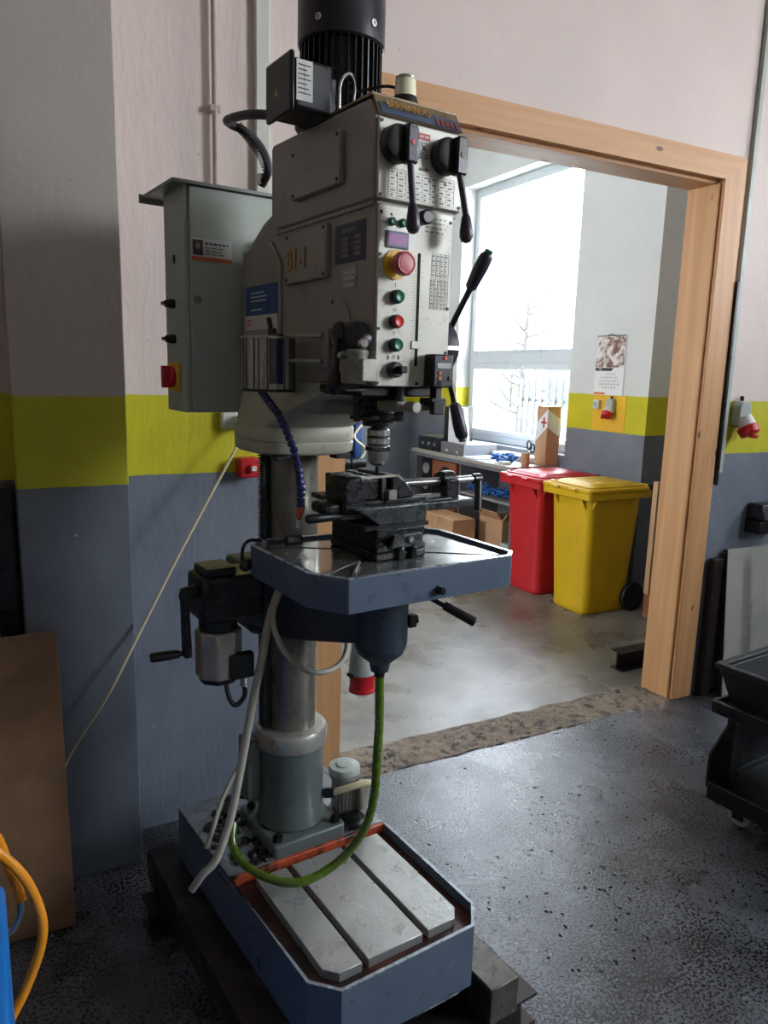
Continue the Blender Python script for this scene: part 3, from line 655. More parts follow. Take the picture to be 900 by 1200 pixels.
# things on the bench
t = thing('grey_case', 'flat grey electronics case on the far end of the bench', 'case', (3.3, 3.42, .899))
MB().box(3.16, 3.5, 3.22, 3.60, .899, 1.025).build('case_body', 'darksteel', t, bevel=.004, world=True)
MB().box(3.15, 3.16, 3.23, 3.59, .908, 1.015).build('case_front', 'blackmetal', t, world=True)
for k in range(3):
    mb = MB(); mb.cyl((3.15, 3.30 + k*.1, .96), (3.142, 3.30 + k*.1, .96), .014); mb.build('case_knob', 'alu', t, world=True)
t = thing('drawer_unit', 'pale grey drawer unit beside the electronics case on the bench', 'drawers', (3.3, 3.05, .899))
MB().box(3.16, 3.5, 2.84, 3.21, .899, 1.0).build('unit_body', 'benchgrey', t, bevel=.003, world=True)
for y in (2.93, 3.10):
    mb = MB(); mb.cyl((3.16, y, .93), (3.145, y, .93), .012); mb.build('drawer_knob', 'white_pl', t, world=True)
t = thing('ring_binder', 'white binder with dark spine standing on the grey drawer unit', 'binder', (3.3, 3.1, 1.001))
MB().box(3.18, 3.44, 3.13, 3.205, 1.001, 1.31).build('binder_spine', 'darksteel', t, bevel=.004, world=True)
MB().prism([(2.845, 1.001), (3.13, 1.001), (3.13, 1.31), (2.90, 1.31)], 3.18, 3.22, 'x').build('binder_cover', 'paper', t, world=True, bevel=.003)
tag(MB().box(3.14, 3.42, 2.60, 2.83, .899, .908).build('paper_sheet', 'paperblue', bevel=.001), 'pale blue papers lying on the bench front edge', 'paper')
tag(MB().box(3.44, 3.59, 2.30, 2.83, .899, .945).build('tray', 'white_pl', bevel=.008), 'long white tray on the bench below the window', 'tray')
mb = MB(); rnd = random.Random(4)
for k in range(26): mb.sphere((3.26 + rnd.uniform(-.06, .08), 2.44 + rnd.uniform(-.13, .12), .918 + rnd.uniform(0, .045)), rnd.uniform(.014, .026), (rnd.uniform(.6, 1.3), 1, rnd.uniform(.5, 1)), 8, 5)
tag(mb.build('glove_pile', 'bluecloth', angle=80), 'crumpled blue gloves on the bench in front of the window', 'gloves')
tag(MB().box(3.15, 3.21, 2.25, 2.33, .899, .925).build('small_box', 'white_pl', bevel=.003), 'small pale box on the bench beside blue gloves', 'box')
t = thing('pencil_cup', 'tan pencil cup holding scissors on the bench', 'cup', (3.28, 2.16, .899))
mb = MB(); mb.lathe([(.033, 0), (.035, .10), (.031, .10), (.028, .01)], (3.28, 2.16, .899)); mb.build('cup_body', 'cardboard', t, world=True)
t2 = thing('scissors', 'black handled scissors standing in the pencil cup', 'scissors', (3.28, 2.15, .93))
mb = MB(); mb.tube([(3.28, 2.165, .915), (3.285, 2.135, 1.03)], .004, 8, 0); mb.tube([(3.28, 2.15, .915), (3.28, 2.12, 1.02)], .004, 8, 0); mb.build('blades', 'steel', t2, world=True)
for (y, z) in ((2.125, 1.065), (2.08, 1.045)):
    mb = MB(); mb.tube([(3.28, y + .022*math.cos(a), z + .034*math.sin(a)) for a in [i*math.pi/4 for i in range(9)]], .006, 8, 4); mb.build('handle', 'black', t2, world=True)
mb = MB(); mb.lathe([(.05, 0), (.066, .03), (.062, .15), (.05, .22), (.03, .26), (.012, .27)], (3.64, 2.34, .981)); mb.sphere((3.64, 2.34, 1.27), .06, (1, 1, .9))
tag(mb.build('plastic_bag', 'paper', angle=70), 'crumpled white plastic bag on the window sill by the right corner', 'bag')
t = thing('first_aid_box', 'brown cardboard first aid box with red cross on the bench end', 'box', (3.5, 2.18, .899))
MB().box(3.455, 3.585, 2.135, 2.27, .899, 1.36).build('carton', 'cardboard', t, bevel=.003, world=True)
MB().prism([(2.1345, 1.20), (2.271, 1.08), (2.271, 1.22), (2.1345, 1.34)], 3.4525, 3.455, 'x').build('white_band', 'paper', t, world=True)
MB().prism([(3.453, 1.20), (3.586, 1.12), (3.586, 1.26), (3.453, 1.34)], 2.1325, 2.1348, 'y').build('white_band', 'paper', t, world=True)
mb = MB(); mb.box(3.450, 3.4524, 2.165, 2.182, 1.195, 1.275); mb.box(3.450, 3.4524, 2.142, 2.205, 1.226, 1.244); mb.build('red_cross', 'printred', t, world=True)
mb = MB(); rnd = random.Random(9)
for k in range(40):
    y = 2.22 + rnd.random() * .56; x = 3.2 + rnd.uniform(-.02, .15)
    pts = [(x + .02*math.cos(a), y + .04*math.sin(a), .620 + rnd.uniform(0, .06)) for a in [i*math.pi/4 for i in range(9)]]
    mb.tube(pts, .006, 6, 2)
tag(mb.build('cable_bundle', 'bluecloth'), 'tangle of blue cable lying on the bench shelf', 'cable')
t = thing('cardboard_box', 'open cardboard box under the bench, flaps standing up', 'box', (3.3, 2.4, .086))
MB().box(3.20, 3.5, 2.30, 2.62, .0865, .44).build('box_body', 'cardboard', t, bevel=.003, world=True)
mb = MB(); mb.prism([(3.20, .44), (3.21, .44), (3.15, .51), (3.14, .505)], 2.31, 2.61, 'y'); mb.prism([(2.30, .44), (2.31, .44), (2.26, .50), (2.25, .495)], 3.21, 3.49, 'x'); mb.build('flap', 'cardboard', t, world=True)
tag(MB().box(3.17, 3.45, 2.175, 2.28, .0865, .27).build('plastic_tub', 'greywhite', bevel=.01), 'pale plastic tub on the bench floor shelf beside cardboard box', 'tub')
t = thing('storage_box', 'beige storage box standing in front of the open cardboard box', 'box', (2.97, 2.75, 0))
MB().box(2.86, 3.08, 2.50, 3.0, .0, .43).build('box_body', 'cardboard', t, bevel=.004, world=True)
MB().box(2.855, 3.085, 2.74, 2.76, .0, .432).build('tape', 'boardtan', t, world=True)

# calendar on the pier, with its yellow sheet and sockets
X = 3.6
MB_ = MB().box(X-.003, X, 1.475, 1.80, 1.21, 1.466)
tag(MB_.build('yellow_sheet', 'yellowpl'), 'flat orange-yellow sheet on the pier behind socket and below calendar', 'sheet')
t = thing('wall_calendar', 'wall calendar with snowy picture above the yellow sheet', 'calendar', (X, 1.66, 1.45))
MB().box(X-.006, X-.0005, 1.515, 1.805, 1.468, 1.885).build('calendar_page', 'paper', t, world=True)
cm = bpy.data.materials.new('calendar_picture'); cm.use_nodes = True; nt = cm.node_tree; bb = nt.nodes['Principled BSDF']; bb.inputs['Roughness'].default_value = .5
gp = objvec(nt, (1, 1, 1), True)
cc = ramp(nt, noise(nt, 13, 6, .7, gp, 1.2), .44, .56, rgb(128, 92, 78), rgb(226, 220, 216)); sp_ = nt.nodes.new('ShaderNodeSeparateXYZ'); nt.links.new(gp, sp_.inputs[0])
cc = mixnode(nt, ramp(nt, noise(nt, 24, 5, .7, gp, .6), .60, .66), cc, rgb(70, 54, 50)); nt.links.new(cc, bb.inputs['Base Color']); M['calpic'] = cm
MB().box(X-.0075, X-.006, 1.518, 1.802, 1.665, 1.882).build('picture', 'calpic', t, world=True)
mb = MB(); mb.prism([(1.80, 1.640), (1.80, 1.662), (1.62, 1.662), (1.64, 1.640)], X-.0078, X-.006, 'x'); mb.build('month_banner', 'printdark', t, world=True)
lettering('lettering', 'MAI', .018, Matrix.Translation((X-.0085, 1.75, 1.651)) @ Matrix.Rotation(R(-90), 4, 'Z') @ Matrix.Rotation(R(90), 4, 'X'), 'paper', t, world=True)
days = [str(i) for i in range(1, 32)]; rows = ['      ' + '  '.join(days[:5])] + ['  '.join(days[5+7*k:12+7*k]) for k in range(4)]
for k, r_ in enumerate(rows):
    lettering('lettering', r_, .014, Matrix.Translation((X-.0072, 1.655, 1.617 - .024 * k)) @ Matrix.Rotation(R(-90), 4, 'Z') @ Matrix.Rotation(R(90), 4, 'X'), 'printdark', t, sx=1.35, world=True)
MB().box(X-.0078, X-.006, 1.69, 1.80, 1.472, 1.486).build('footer_bar', 'printorange', t, world=True)
mb = MB(); mb.tube([(X-.01, 1.80, 1.888), (X-.01, 1.52, 1.888)], .003, 6, 0); mb.tube([(X-.01, 1.70, 1.888), (X-.01, 1.66, 1.902), (X-.01, 1.62, 1.888)], .002, 6, 3); mb.build('binding', 'darksteel', t, world=True)
t = thing('wall_socket', 'small white wall socket on the yellow sheet below calendar', 'socket', (X-.003, 1.755, 1.36))
MB().box(X-.035, X-.0035, 1.715, 1.775, 1.365, 1.43).build('switch_body', 'white_pl', t, bevel=.006, world=True)
mb = MB(); mb.cyl((X-.035, 1.745, 1.40), (X-.042, 1.745, 1.40), .018); mb.build('switch_insert', 'greywhite', t, world=True)
t = socket_cee(X-.003, 1.60, 1.345, .95, 'red capped industrial socket on the yellow sheet below calendar', 'x')

# tan board with teal jacket in the niche, timber block, steel section
mb = MB(); mb.box(3.47, 3.60, 1.02, 1.05, .17, 1.30)
mb = MB().box(3.44, 3.56, .98, 1.02, .17, .93)
t = thing('wood_board', 'tan wooden board standing behind the doorway under teal cloth', 'board', (3.5, 1.0, 0))
mb.build('board_panel', 'boardtan', t, bevel=.002, world=True)
MB().box(3.46, 3.56, .97, 1.03, 0, .17).build('foot_block', 'speakerwood', t, bevel=.003, world=True)
mb = MB(); rows_ = []
for i in range(13):
    z = .69 + .75 * i / 12; wdt = .10 * (1 - .75 * max(0, (i - 5) / 8)) ; c = 3.52 + .004 * i
    row = []
    for j in range(9):
        uu = -1 + 2 * j / 8; row.append((c + uu * wdt * .55, .955 + .018 * math.sin(j * 2.1 + i * .35) - .02 * (1 - abs(uu)), z))
    rows_.append(row)
vv = [p for r_ in rows_ for p in r_]; mb._add(vv, [(i*9+j, i*9+j+1, (i+1)*9+j+1, (i+1)*9+j) for i in range(12) for j in range(8)])
o = mb.build('hanging_cloth', 'teal', angle=80); sm = o.modifiers.new('thick', 'SOLIDIFY'); sm.thickness = .012
tag(o, 'teal work cloth hanging in the niche behind the right timber post', 'cloth')
mb = MB(); 
for z0, z1 in ((0.0, .008), (.10, .108)): mb.box(2.60, 2.95, .36, .44, z0, z1)
mb.box(2.60, 2.95, .396, .404, .008, .10)
tag(mb.build('steel_beam', 'rustysteel'), 'short steel beam on the floor behind the right timber post', 'beam')

# blue rack far left of the opening with tools and cables
t = thing('storage_rack', 'blue steel rack with shelves seen behind the drill column', 'rack', (2.5, 4.2, 0))
for x in (2.50, 2.69, 1.75): MB().box(x, x+.07, 4.0, 4.05, 0, 1.95).build('rack_upright', 'bluecab', t, bevel=.003, world=True)
for z in (.35, .75, 1.1, 1.42):
    MB().box(1.75, 2.76, 4.05, 4.45, z, z+.03).build('rack_shelf', 'bluecab', t, bevel=.002, world=True)
rnd = random.Random(12)
for k, (x, z, w, h, m_, nm, lb) in enumerate([(2.60, 1.13, .14, .12, 'paper', 'paper_box', 'white box on the blue rack beside the drill chuck'), (2.58, .78, .16, .14, 'black', 'machine_box', 'black box on the blue rack low behind the vise')]):
    tag(MB().box(x, x+w, 4.06, 4.30, z+.001, z+h).build(nm, m_, bevel=.01), lb, 'box')
mb = MB()
for k in range(5): 
    y = 3.93; y = 3.99; pts = [(2.60 + rnd.random()*.1, y, 1.42), (2.62 + rnd.random()*.12, y-.02, 1.25), (2.68 + rnd.random()*.08, y-.01, 1.12), (2.72 + rnd.random()*.05, y, 1.24)]
    mb.tube(pts, .006, 6, 6)
tag(mb.build('cable_bundle', 'printred'), 'reddish cables hanging on the blue rack behind the chuck', 'cable')
t = thing('bench_grinder', 'dark bench grinder with round housings on the cabinet behind the vise', 'tool', (2.36, 3.4, 0))
mb = MB(); mb.cyl((2.20, 3.4, .80), (2.34, 3.4, .80), .055); mb.build('motor_body', 'darksteel', t, world=True, bevel=.006)
mb = MB(); mb.cyl((2.36, 3.4, .80), (2.50, 3.4, .80), .045); mb.build('wheel_housing', 'darksteel', t, world=True, bevel=.006)
MB().box(2.26, 2.44, 3.34, 3.46, .62, .755).build('tool_foot', 'blackmetal', t, world=True, bevel=.004)
MB().box(2.10, 2.66, 3.25, 3.55, .0, .62).build('tool_cabinet', 'darksteel', t, world=True, bevel=.004)
# ------------------------------------------------------------------ the drill press (local: x = u right, y = v back, z up; axis of the column at 0,0)
YAW = R(6); PX0 = (.28, -.69, 0)
def bm_thing(name, label, cat, group=None): return thing(name, label, cat, PX0, YAW, group)
for (v0, lb) in ((-.585, 'dark steel beam lying crosswise under the front of the drill base'), (.17, 'dark steel beam lying crosswise under the rear of the drill base')):
    t = bm_thing('steel_beam', lb, 'beam', 'crosswise beams under the drill press')
    L = .385 if v0 < 0 else .34
    MB().box(-L, L, v0, v0+.10, .080, .089).build('flange', 'rustysteel', t, bevel=.001)
    MB().box(-L, L, v0, v0+.10, 0, .009).build('flange', 'rustysteel', t, bevel=.001)
    MB().box(-L+.004, L-.004, v0+.046, v0+.054, .009, .080).build('web', 'rustysteel', t)
for (u0, lb) in ((.215, 'grey steel box beam under the right side of the drill base'), (-.305, 'dark steel box beam under the left side of the drill base')):
    mb = MB(); mb.box(u0, u0+.088, -.60, .33, .0895, .186)
    o = mb.build('box_beam', 'beamtop' if u0 > 0 else 'rustysteel', bevel=.004)
    o.matrix_world = Matrix.Translation(PX0) @ Matrix.Rotation(YAW, 4, 'Z') @ Matrix.Translation(o.location); tag(o, lb, 'beam', 'lengthwise box beams under the drill base')

P = bm_thing('drill_press', 'grey and blue column drill press with control panel, standing on steel beams', 'drill press')
# --- base
out = [(-.215, -.505), (-.165, -.562), (.185, -.562), (.232, -.505), (.232, .24), (-.235, .24)]
def inset(pts, d):
    n = len(pts); r = []
    for i in range(n):
        p0, p1, p2 = Vector(pts[i-1]), Vector(pts[i]), Vector(pts[(i+1) % n])
        e1 = (p1-p0).normalized(); e2 = (p2-p1).normalized(); n1 = Vector((-e1.y, e1.x)); n2 = Vector((-e2.y, e2.x))
        b = (n1+n2).normalized(); r.append(tuple(p1 + b * (d / max(.3, b.dot(n1)))))
    return r
base = MB().prism(out, .188, .3181, pts2=out).build('base_casting', 'bluepaint', P)
inn = inset(out, .007); inn[4] = (inn[4][0], -.115); inn[5] = (inn[5][0], -.115)
MB().ring(out, inn, .318, .3435).build('base_rim', 'bluepaint', base)
MB().ring(inset(out, -.0008), inn, .3430, .3458).build('worn_edge', 'edgepaint', base)
ch = inset(out, .0072); ch[4] = (ch[4][0], -.116); ch[5] = (ch[5][0], -.116)
MB().prism(ch, .3181, .3195).build('coolant_channel', 'redoxide', base)
mb = MB(); mb.prism([(inn[5][0], -.128), (inn[4][0], -.128), (inn[4][0], -.116), (inn[5][0], -.116)], .3195, .346); mb.build('channel_edge', 'orange', base, bevel=.003)
pi_ = inset(out, .045)
zp = (.3196, .3425)
x0, x1 = pi_[0][0], pi_[3][0]; yb = -.150
f0, f1 = pi_[1], pi_[2]
s1 = (-.088, -.072); s2 = (.072, .088)
for pts in ([pi_[0], (f0[0], f0[1]), (s1[0], f0[1]), (s1[0], yb), (x0, yb)], [(s1[1], f0[1]), (s2[0], f0[1]), (s2[0], yb), (s1[1], yb)], [(s2[1], f0[1]), (f1[0], f1[1]), pi_[3], (x1, yb), (s2[1], yb)]):
    MB().prism(pts, *zp).build('work_plate', 'baseplate', base, bevel=.0015)
    
fl = MB(); fl.prism([(-.105, -.110), (-.097, -.118), (.100, -.118), (.108, -.110), (.108, .105), (-.105, .105)], .318, .382)
fl = fl.build('column_flange', 'socketpaint', P, bevel=.008)
MB().box(-.222, .218, -.114, .232, .3181, .344).build('rear_deck', 'deckdark', base, bevel=.003)
mb = MB(); rnd = random.Random(3)
for k in range(160):
    a = rnd.uniform(0, 6.28); r_ = rnd.uniform(.10, .20); x, y = max(-.215, min(.1, r_*math.cos(a)-.02)), max(-.10, min(.2, r_*math.sin(a)+.02))
    if abs(x) > .10 or y > .10: mb.sphere((x, y, .346), rnd.uniform(.006, .016), (1.2, 1, .8), 6, 4)
sw = mb.build('swarf_heap', 'oily', base, angle=20); sw['kind'] = 'stuff'
for x, y in ((-.084, -.096), (.086, -.096), (.08, .08), (-.08, .08)):
    mb = MB(); mb.cyl((x, y, .385), (x, y, .397), .013, seg=6); mb.cyl((x, y, .397), (x, y, .404), .007, seg=12); mb.build('bolt', 'darksteel', fl)
MB().lathe([(.092, .385), (.088, .41), (.087, .585), (.089, .60)], seg=48).build('column_socket', 'socketpaint', P)
MB().lathe([(.089, .60), (.096, .604), (.097, .640), (.092, .650), (.070, .654)], seg=48).build('clamp_ring', 'alu', P)
MB().box(-.128, -.085, .0, .06, .455, .625).build('socket_lug', 'socketpaint', P, bevel=.006)
MB().lathe([(.066, .385), (.066, 1.40)], seg=56).build('column', 'column', P)
mb = MB(); mb.box(-.082, -.060, -.012, .012, .66, 1.39)
for k in range(112):
    z = .662 + k * .0065; mb.prism([(-.082, z), (-.0895, z+.0016), (-.0895, z+.0034), (-.082, z+.005)], -.012, .012, 'y')
mb.build('rack', 'darksteel', P)
# --- coolant pump on the rear deck
MB().lathe([(.046, .345), (.046, .36), (.036, .365), (.036, .465), (.043, .468), (.044, .480)], (.152, -.03, 0), seg=32).build('pump_body', 'alu', P)
MB().lathe([(.044, .480), (.045, .486), (.042, .498), (.024, .5), (.022, .503), (.010, .5035)], (.152, -.03, 0), seg=32).build('pump_cap', 'greywhite', P)
MB().box(.172, .200, -.082, -.05, .375, .455).build('pump_junction_box', 'alu', P, bevel=.004)
mb = MB()
for k in range(14):
    a = R(-150 + k * 14); mb.box(.035, .042, -.0015, .0015, .37, .463, Matrix.Translation((.152, -.03, 0)) @ Matrix.Rotation(a, 4, 'Z'))
mb.build('pump_fins', 'alu', P)
mb = MB(); mb.tube([(.085, -.075, .455), (.13, -.105, .475), (.175, -.115, .478), (.197, -.115, .455), (.197, -.11, .40), (.19, -.10, .37)], .0095, 12); mb.build('pump_pipe', 'cream', P)
mb = MB(); mb.cyl((.07, -.06, .452), (.092, -.08, .457), .014, seg=6); mb.build('pipe_nut', 'black', P)
mb = MB(); mb.sphere((.15, -.085, .36), .03, (1.3, 1, .7)); mb.box(.10, .18, -.11, -.07, .345, .362); mb.build('pump_foot', 'oily', P)

# --- table
def edge_loop(d=0): return inset([(-.155, -.543), (.250, -.543), (.279, -.515), (.279, -.262), (.245, -.205), (-.155, -.165), (-.203, -.205), (-.203, -.466)], d)
TB = MB().prism(edge_loop(.004), 1.136, 1.183).build('table', 'bluepaint', P, bevel=.003)
MB().ring(edge_loop(0), edge_loop(.008), 1.135, 1.203).build('table_rim', 'bluepaint', TB, bevel=.0015)
MB().ring(edge_loop(-.0005), edge_loop(.0085), 1.2025, 1.2045).build('worn_rim_edge', 'edgepaint', TB)
MB().prism(edge_loop(.0082), 1.183, 1.1845).build('drip_channel', 'black', TB)
il = edge_loop(.026); cx, cy = .045, -.36
# four plates divided by the two diagonal slots
def clip(poly, a, b, c):     # keep a*x+b*y+c >= 0
    r = []
    for i in range(len(poly)):
        p, q = poly[i], poly[(i+1) % len(poly)]; dp = a*p[0]+b*p[1]+c; dq = a*q[0]+b*q[1]+c
        if dp >= 0: r.append(p)
        if dp * dq < 0: t = dp/(dp-dq); r.append((p[0]+(q[0]-p[0])*t, p[1]+(q[1]-p[1])*t))
    return r
d1 = Vector((.225, -.165)).normalized(); d2 = Vector((.225, .13)).normalized()
for s_ in (1, -1):
    for t_ in (1, -1):
        n1 = Vector((-d1.y, d1.x)) * s_; n2 = Vector((-d2.y, d2.x)) * t_
        pl = clip(il, n1.x, n1.y, -(n1.x*cx+n1.y*cy) - .006); pl = clip(pl, n2.x, n2.y, -(n2.x*cx+n2.y*cy) - .006)
        MB().prism(pl, 1.1846, 1.197).build('table_plate', 'tableplate', TB, bevel=.001)
mb = MB(); mb.cyl((.055, -.543, 1.155), (.055, -.556, 1.155), .009, seg=6); mb.cyl((.055, -.556, 1.155), (.055, -.56, 1.155), .006); mb.build('drain_screw', 'darksteel', TB)
mb = MB(); mb.cyl((-.118, -.500, 1.2), (-.070, -.440, 1.203), .0035); mb.build('slot_strip', 'alu', TB)
# --- table arm and clamp
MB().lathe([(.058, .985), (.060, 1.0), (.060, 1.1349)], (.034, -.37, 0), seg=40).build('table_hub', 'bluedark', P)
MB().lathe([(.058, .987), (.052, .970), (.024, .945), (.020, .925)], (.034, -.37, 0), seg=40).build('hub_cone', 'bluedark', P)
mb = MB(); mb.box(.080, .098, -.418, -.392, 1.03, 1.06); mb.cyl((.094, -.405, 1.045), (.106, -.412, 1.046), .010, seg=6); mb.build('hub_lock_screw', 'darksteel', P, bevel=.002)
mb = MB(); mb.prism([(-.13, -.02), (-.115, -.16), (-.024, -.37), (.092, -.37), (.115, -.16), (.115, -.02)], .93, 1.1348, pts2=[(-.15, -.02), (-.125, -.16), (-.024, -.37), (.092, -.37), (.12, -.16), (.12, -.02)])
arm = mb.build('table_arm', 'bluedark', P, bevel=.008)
# cut the arm's lower line upward towards the hub
for v in arm.data.vertices:
    if v.co.z < 1.0: v.co.z += max(0, (-.02 - v.co.y)) * .19
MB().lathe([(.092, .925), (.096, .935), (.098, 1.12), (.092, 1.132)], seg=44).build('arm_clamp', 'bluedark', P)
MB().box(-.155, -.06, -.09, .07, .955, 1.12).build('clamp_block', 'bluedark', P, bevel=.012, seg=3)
for z in (1.0, 1.075):
    mb = MB(); mb.lathe([(.016, 0), (.014, .008), (.004, .008)], (-.10, -.165, z), (-1, -.45, 0), 20); mb.build('plug_cap', 'black', arm)
mb = MB(); mb.cyl((.10, -.30, 1.12), (.235, -.44, 1.03), .006); lk = mb.build('table_lock_lever', 'blackmetal', P)
mb = MB(); mb.cyl((.19, -.395, 1.061), (.242, -.447, 1.026), .011, .012); mb.build('handle', 'black', lk, bevel=.003)
mb = MB(); mb.cyl((.075, -.28, 1.13), (.115, -.315, 1.11), .016); mb.build('lever_boss', 'bluedark', lk)
# --- elevating gearbox, motor and crank at left
G = MB().box(-.295, -.15, -.165, -.05, 1.02, 1.125).build('elevating_gearbox', 'blackmetal', P, bevel=.010)
mb = MB(); mb.box(-.285, -.215, -.155, -.07, 1.125, 1.145); mb.build('gearbox_lid', 'blackmetal', G, bevel=.004)
mb = MB(); mb.prism([(-.215, 1.02), (-.12, .975), (-.12, 1.115), (-.215, 1.125)], -.16, -.05, 'y'); mb.build('gearbox_neck', 'bluedark', G, bevel=.008)
mb = MB(); mb.lathe([(.040, .995), (.044, 1.0), (.044, 1.022)], (-.247, -.12, 0)); mb.build('motor_flange', 'blackmetal', G)
def ngon(cx, cy, r, n, a0=0): return [(cx + r*math.cos(a0+2*math.pi*i/n), cy + r*math.sin(a0+2*math.pi*i/n)) for i in range(n)]
EM = MB().prism(ngon(-.247, -.12, .054, 8, R(22.5)), .885, .997).build('elevating_motor', 'alu', P, bevel=.005)
mb = MB(); mb.prism(ngon(-.247, -.12, .046, 8, R(22.5)), .872, .885); mb.build('motor_cap', 'blackmetal', EM, bevel=.003)
mb = MB(); mb.box(-.24, -.182, -.178, -.155, .885, .945); mb.build('terminal_box', 'black', EM, bevel=.005)
mb = MB(); mb.cyl((-.205, -.168, .885), (-.205, -.168, .865), .009, seg=10); mb.build('cable_gland', 'steel', EM)
mb = MB(); mb.tube([(-.205, -.168, .868), (-.205, -.17, .84), (-.225, -.17, .822), (-.240, -.165, .84), (-.243, -.15, .88)], .0055, 10); mb.build('motor_lead', 'black', EM)
mb = MB(); mb.cyl((-.295, -.12, 1.09), (-.325, -.12, 1.09), .014); mb.prism([(-.332, 1.10), (-.318, 1.10), (-.312, .94), (-.330, .94)], -.134, -.108, 'y')
CR = mb.build('crank_arm', 'blackmetal', P, bevel=.004)
mb = MB(); mb.cyl((-.325, -.134, 1.09), (-.325, -.142, 1.09), .018); mb.build('crank_boss', 'black', CR, bevel=.003)
mb = MB(); mb.cyl((-.312, -.12, .949), (-.345, -.12, .951), .006); mb.lathe([(.009, 0), (.011, .02), (.0115, .05), (.010, .062)], (-.340, -.12, .951), (-1, 0, .04)); mb.build('crank_handle', 'black', CR)
# --- head: neck, column housing, main housings
def rrect(x0, x1, y0, y1, r, k=6):
    pts = []
    for cx_, cy_, a0 in ((x1-r, y0+r, -90), (x1-r, y1-r, 0), (x0+r, y1-r, 90), (x0+r, y0+r, 180)):
        for i in range(k+1): a = R(a0 + 90*i/k); pts.append((cx_+r*math.cos(a), cy_+r*math.sin(a)))
    return pts
def loft(rings):
    mb = MB(); n = len(rings[0][1]); v = [(p[0], p[1], z) for z, ps in rings for p in ps]
    f = [tuple(range(n))[::-1], tuple(range((len(rings)-1)*n, len(rings)*n))]
    for k in range(len(rings)-1): f += [(k*n+i, k*n+(i+1) % n, (k+1)*n+(i+1) % n, (k+1)*n+i) for i in range(n)]
    return mb._add(v, f)
loft([(1.385, rrect(-.118, .112, -.135, .11, .07)), (1.392, rrect(-.128, .120, -.145, .12, .075)), (1.413, rrect(-.130, .122, -.147, .12, .075)), (1.416, rrect(-.127, .119, -.144, .12, .075)), (1.419, rrect(-.130, .122, -.147, .12, .075)), (1.446, rrect(-.130, .122, -.148, .12, .075)), (1.455, rrect(-.122, .116, -.142, .115, .07))]).build('head_collar', 'castdirty', P, angle=50)
for x, y in ((-.085, -.11), (.07, -.115)):
    MB().box(x-.02, x+.02, y-.02, y+.015, 1.375, 1.386).build('collar_lug', 'blackmetal', P, bevel=.002)
loft([(1.450, rrect(-.120, .112, -.142, .11, .065)), (1.462, rrect(-.118, .112, -.165, .11, .05)), (1.49, rrect(-.113, .112, -.225, .10, .045)), (1.52, rrect(-.106, .106, -.305, .09, .035)), (1.54, rrect(-.100, .100, -.355, .085, .02)), (1.556, rrect(-.097, .097, -.375, .082, .015))]).build('head_neck', 'castdirty', P, angle=50)
CH = MB(); CH.prism([(-.30, 1.935), (-.095, 1.93), (-.03, 1.912), (.045, 1.872), (.078, 1.84), (.078, 1.49), (-.30, 1.49)], -.0925, .0925, 'x'); CH = CH.build('column_housing', 'castgrey', P, bevel=.012, seg=3)
mb = MB(); mb.prism([(.068, 1.855), (-.085, 1.862), (-.135, 1.812), (-.135, 1.56), (.068, 1.56)], -.1005, -.090, 'x'); SC = mb.build('side_cover', 'castgrey', CH, bevel=.003)
LH = MB(); LH.prism([(-.505, 1.556), (-.505, 1.884), (-.12, 1.884), (-.12, 1.556)], -.092, .086, 'x'); LH = LH.build('lower_head_housing', 'castgrey', P, bevel=.005)
UH = MB(); UH.prism([(-.508, 1.882), (-.508, 2.020), (-.490, 2.050), (-.100, 2.058), (-.092, 2.05), (-.092, 1.905), (-.12, 1.882)], -.100, .098, 'x'); UH = UH.build('upper_head_housing', 'castgrey', P, bevel=.004)
MB().box(-.0965, .0945, -.50, -.105, 1.873, 1.882).build('housing_lip', 'castgrey', UH, bevel=.002)
# raised cover plates on the left side
def cover(name, v0, v1, z0, z1, par, u=-.100, th=.012, screws=True):
    c = MB().box(u-th, u, v0, v1, z0, z1).build(name, 'castgrey', par, bevel=.0025)
    for (v, z) in ((v0+.008, z0+.008), (v1-.008, z0+.008), (v0+.008, z1-.008), (v1-.008, z1-.008)):
        mb = MB(); mb.cyl((u-th, v, z), (u-th-.002, v, z), .0034, seg=8); mb.build('screw', 'black', c)
    return c
cover('cover_plate', -.408, -.212, 1.924, 2.018, UH, -.1)
c2 = cover('cover_plate', -.345, -.168, 1.762, 1.865, LH, -.092)
lettering('marking', 'B1-1', .058, frame_left(-.1046, -.222, 1.808), 'printyellow', c2, sx=.86)
lettering('marking_outline', 'B1-1', .060, frame_left(-.1042, -.2255, 1.8065), 'printdark', c2, sx=.86)
MB().box(-.0935, -.0925, -.475, -.365, 1.784, 1.855).build('data_plate', 'decalnavy', LH)
lettering('lettering', 'BERNARDO', .010, frame_left(-.094, -.420, 1.842), 'printlight', LH)
for cu_ in (-.392, -.437):
    for k in range(4): MB().box(-.0942, -.0935, cu_-.024, cu_, 1.824-.010*k, 1.831-.010*k).build('data_field', 'printfaint', LH)
MB().box(-.0935, -.0925, -.445, -.395, 1.735, 1.775).build('serial_plate', 'alu', LH)
mb = MB()
for k in range(3): mb.box(-.0942, -.0935, -.440, -.400, 1.741+.011*k, 1.746+.011*k)
mb.build('serial_lines', 'decalwhite', LH)
for (v, z) in ((-.355, 1.715), (-.355, 1.697), (-.333, 1.637), (-.355, 1.632), (-.355, 1.66), (-.325, 1.60)):
    mb = MB(); mb.cyl((-.092, v, z), (-.0935, v, z), .0038, seg=10); mb.build('screw', 'black', LH)
mb = MB(); mb.lathe([(.042, 0), (.042, .003), (.036, .003)], (-.092, -.385, 1.675), (-1, 0, 0), 32); mb.build('boss_ring', 'castgrey', LH)
